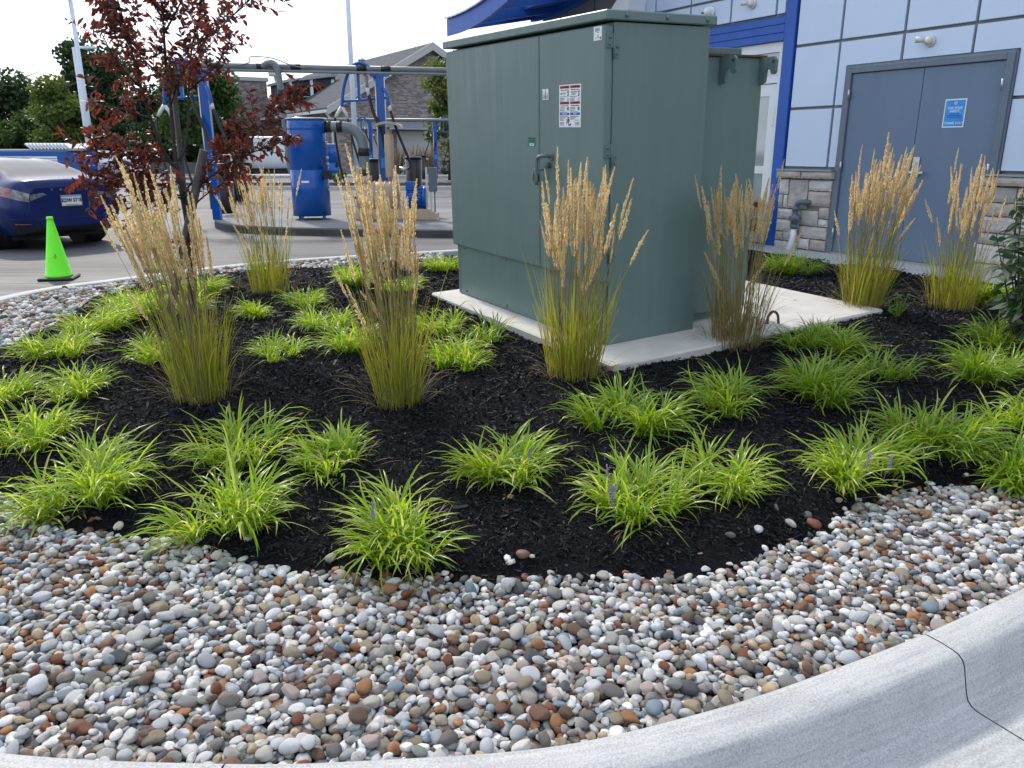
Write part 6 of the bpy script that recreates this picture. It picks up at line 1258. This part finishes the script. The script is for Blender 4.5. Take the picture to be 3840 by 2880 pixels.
M['brick'] = brick_mat(); M['shingle'] = mat('grey roof shingles', (.085, .092, .105), .9, var=.3, vscale=2, streak=(1, 1, 8), bump=.3, bscale=20, spec=.1); M['fascia'] = mat('pale fascia', (.42, .42, .40), .6, var=.06)
bb = empty('brick_building', (-4.87, 50, -.2), math.atan2(.513, .858), 'brown brick building with a grey gabled roof behind the vacuum arches', 'building')
HW, HE, HA, LN = 6.0, 3.75, 7.15, 24
MB().prism([(-HW, 0), (HW, 0), (HW, HE), (0, HA), (-HW, HE)], 'y', 0, LN).build('wall', M['brick'], bb)
sl_ = (HA - HE) / HW; ov = .55
for sd in (-1, 1): MB().prism([(0, HA + .05), (sd * (HW + ov), HE - ov * sl_ + .05), (sd * (HW + ov), HE - ov * sl_ + .25), (0, HA + .27)], 'y', -.45, LN + .4).build('roof_slope', M['shingle'], bb)
for sd in (-1, 1): MB().prism([(0, HA - .15), (sd * (HW + ov + .02), HE - ov * sl_ - .15), (sd * (HW + ov + .02), HE - ov * sl_ + .27), (0, HA + .29)], 'y', -.52, -.455).build('barge_board', M['fascia'], bb)
MB().box(-HW - ov - .12, -HW - ov, -.45, LN, HE - ov * sl_ - .02, HE - ov * sl_ + .14).build('gutter', M['white'], bb)
MB().tube([(-HW - .45, .2, HE - .3), (-HW - .12, .2, HE - .7), (-HW - .12, .2, .1)], .06, 8).build('downspout', M['white'], bb)
MB().box(-HW, HW, -.03, 0, 3.02, 3.22).build('brick_band', M['brick'], bb)
for x in (-4.9, -2.3): MB().box(x, x + 2.2, -.06, .0, 0, 2.5).build('garage_door', M['fascia'], bb)
aw = MB(); aw.prism([(-.06, 3.0), (-.9, 2.62), (-.9, 2.56), (-.06, 2.94)], 'x', -5.3, .1); aw.build('metal_awning', M['alum'], bb)
for x in (-HW - .02,): MB().box(x, x + .9, -.12, .02, 0, HE - .5).build('corner_pier', M['brick'], bb) if False else None
def vent(x, y, z, h, r_): MB().lathe([(r_, 0), (r_, h), (r_ * 1.5, h), (r_ * 1.5, h + .12), (.02, h + .25)], 12, Matrix.Translation((x, y, z))).build('roof_vent', M['steel'], bb)
vent(-2.9, 9, HA - 2.9 * sl_ + .1, .9, .16); vent(-1.2, 8, HA - 1.2 * sl_ + .1, .5, .16)
dm = empty('roof_notch'); dm.parent = bb
MB().prism([(-5.9, 4.1), (-2.9, 4.1), (-2.9, 6.15), (-5.9, 5.7)], 'y', 9.0, 13.5).build('dormer', M['shingle'], dm)
MB().box(-5.7, -3.1, 8.96, 9.0, 4.3, 5.45).build('dormer_window', M['darkglass'], dm)
for x in (-5.85, -4.45, -3.0): MB().box(x - .09, x + .09, 8.75, 8.93, 4.0, 5.9).build('post', M['white'], dm)
MB().prism([(-6.1, 5.62), (-2.7, 6.12), (-2.7, 6.28), (-6.1, 5.78)], 'y', 8.6, 13.6).build('dormer_roof', M['alum'], dm)
MB().box(-5.8, -3.05, 8.8, 8.84, 4.75, 4.80).build('rail', M['steel'], dm)
MB().box(-HW - 4.2, -HW - .02, 14, 22, 0, 6.0).build('flat_roof_wing', M['brick'], bb); MB().box(-HW - 4.35, -HW + .1, 13.85, 22.1, 6.0, 6.25).build('parapet_cap', M['fascia'], bb)
MB().lathe([(.42, 0), (.45, .1), (.45, .55), (.1, .7)], 16, Matrix.Translation((-HW + .35, 13, 6.3))).build('roof_fan', M['offwhite'], bb)
MB().tube([(-HW + .35, 13, 5.0), (-HW + .35, 13, 6.4)], .08, 8).build('fan_post', M['steel'], bb)

# ================================================================== poles and trailer
M['polepaint'] = mat('pale blue white pole paint', (.62, .68, .76), .4, var=.04)
def pole(x, y, h, r_, label, arm=None):
    o = empty('lamp_post', (x, y, -.2), 0, label, 'lamp post', 'tall pale posts'); MB().tube([(0, 0, 0), (0, 0, h)], [r_, r_ * .72], 14).build('shaft', M['polepaint'], o); MB().lathe([(r_ * 2.2, 0), (r_ * 2.2, .06), (r_ * 1.3, .12)], 14).build('base', M['polepaint'], o)
    if arm: MB().tube([(0, 0, h - .1), (arm * .5, 0, h), (arm, 0, h - .02)], .045, 8).build('arm', M['polepaint'], o); MB().box(arm - .3, arm + .3, -.16, .16, h - .07, h + .03, bev=.02).build('lamp_head', M['polepaint'], o)
pole(-17.9, 35, 7.35, .115, 'taller white lamp post left of the purple tree', arm=-.25); pole(-18.37, 35.6, 5.55, .085, 'shorter white post with a short arm beside the taller lamp post', arm=.62); pole(-6.66, 35, 9.6, .12, 'slim white flag pole rising above the vacuum arch')
tr_ = empty('cargo_trailer', (-16.6, 30.5, -.2), 0, 'blue and white cargo trailer behind the blue sedan', 'trailer')
MB().box(-8.5, 0, 0, 2.2, .45, 1.40, bev=.03).build('box', M['blue'], tr_)
for k in range(7): MB().box(-8.4, -.35, -.012, 0, .62 + k * .085, .69 + k * .085).build('side_slat', M['white'], tr_)
for xx in (-3.2, -4.0): we = MB().tube([(xx, -.02, .34), (xx, .22, .34)], .34, 20).build('wheel', M['black'], tr_)
MB().box(-2.6, .1, .2, 2.0, 1.405, 1.46, bev=.01).build('roof_board', M['offwhite'], tr_)
rk = empty('slat_rack', (-16.4, 31.4, 1.265), 0, 'tilted bundle of white slats lying on the cargo trailer', 'slats')
for k in range(12): MB().box(-.03, .03, -.8, .8, 0, .30, Matrix.Translation((-1.5 + k * .13, 0, 0)) @ Matrix.Rotation(R(-52), 4, 'Y')).build('slat', M['white'], rk)
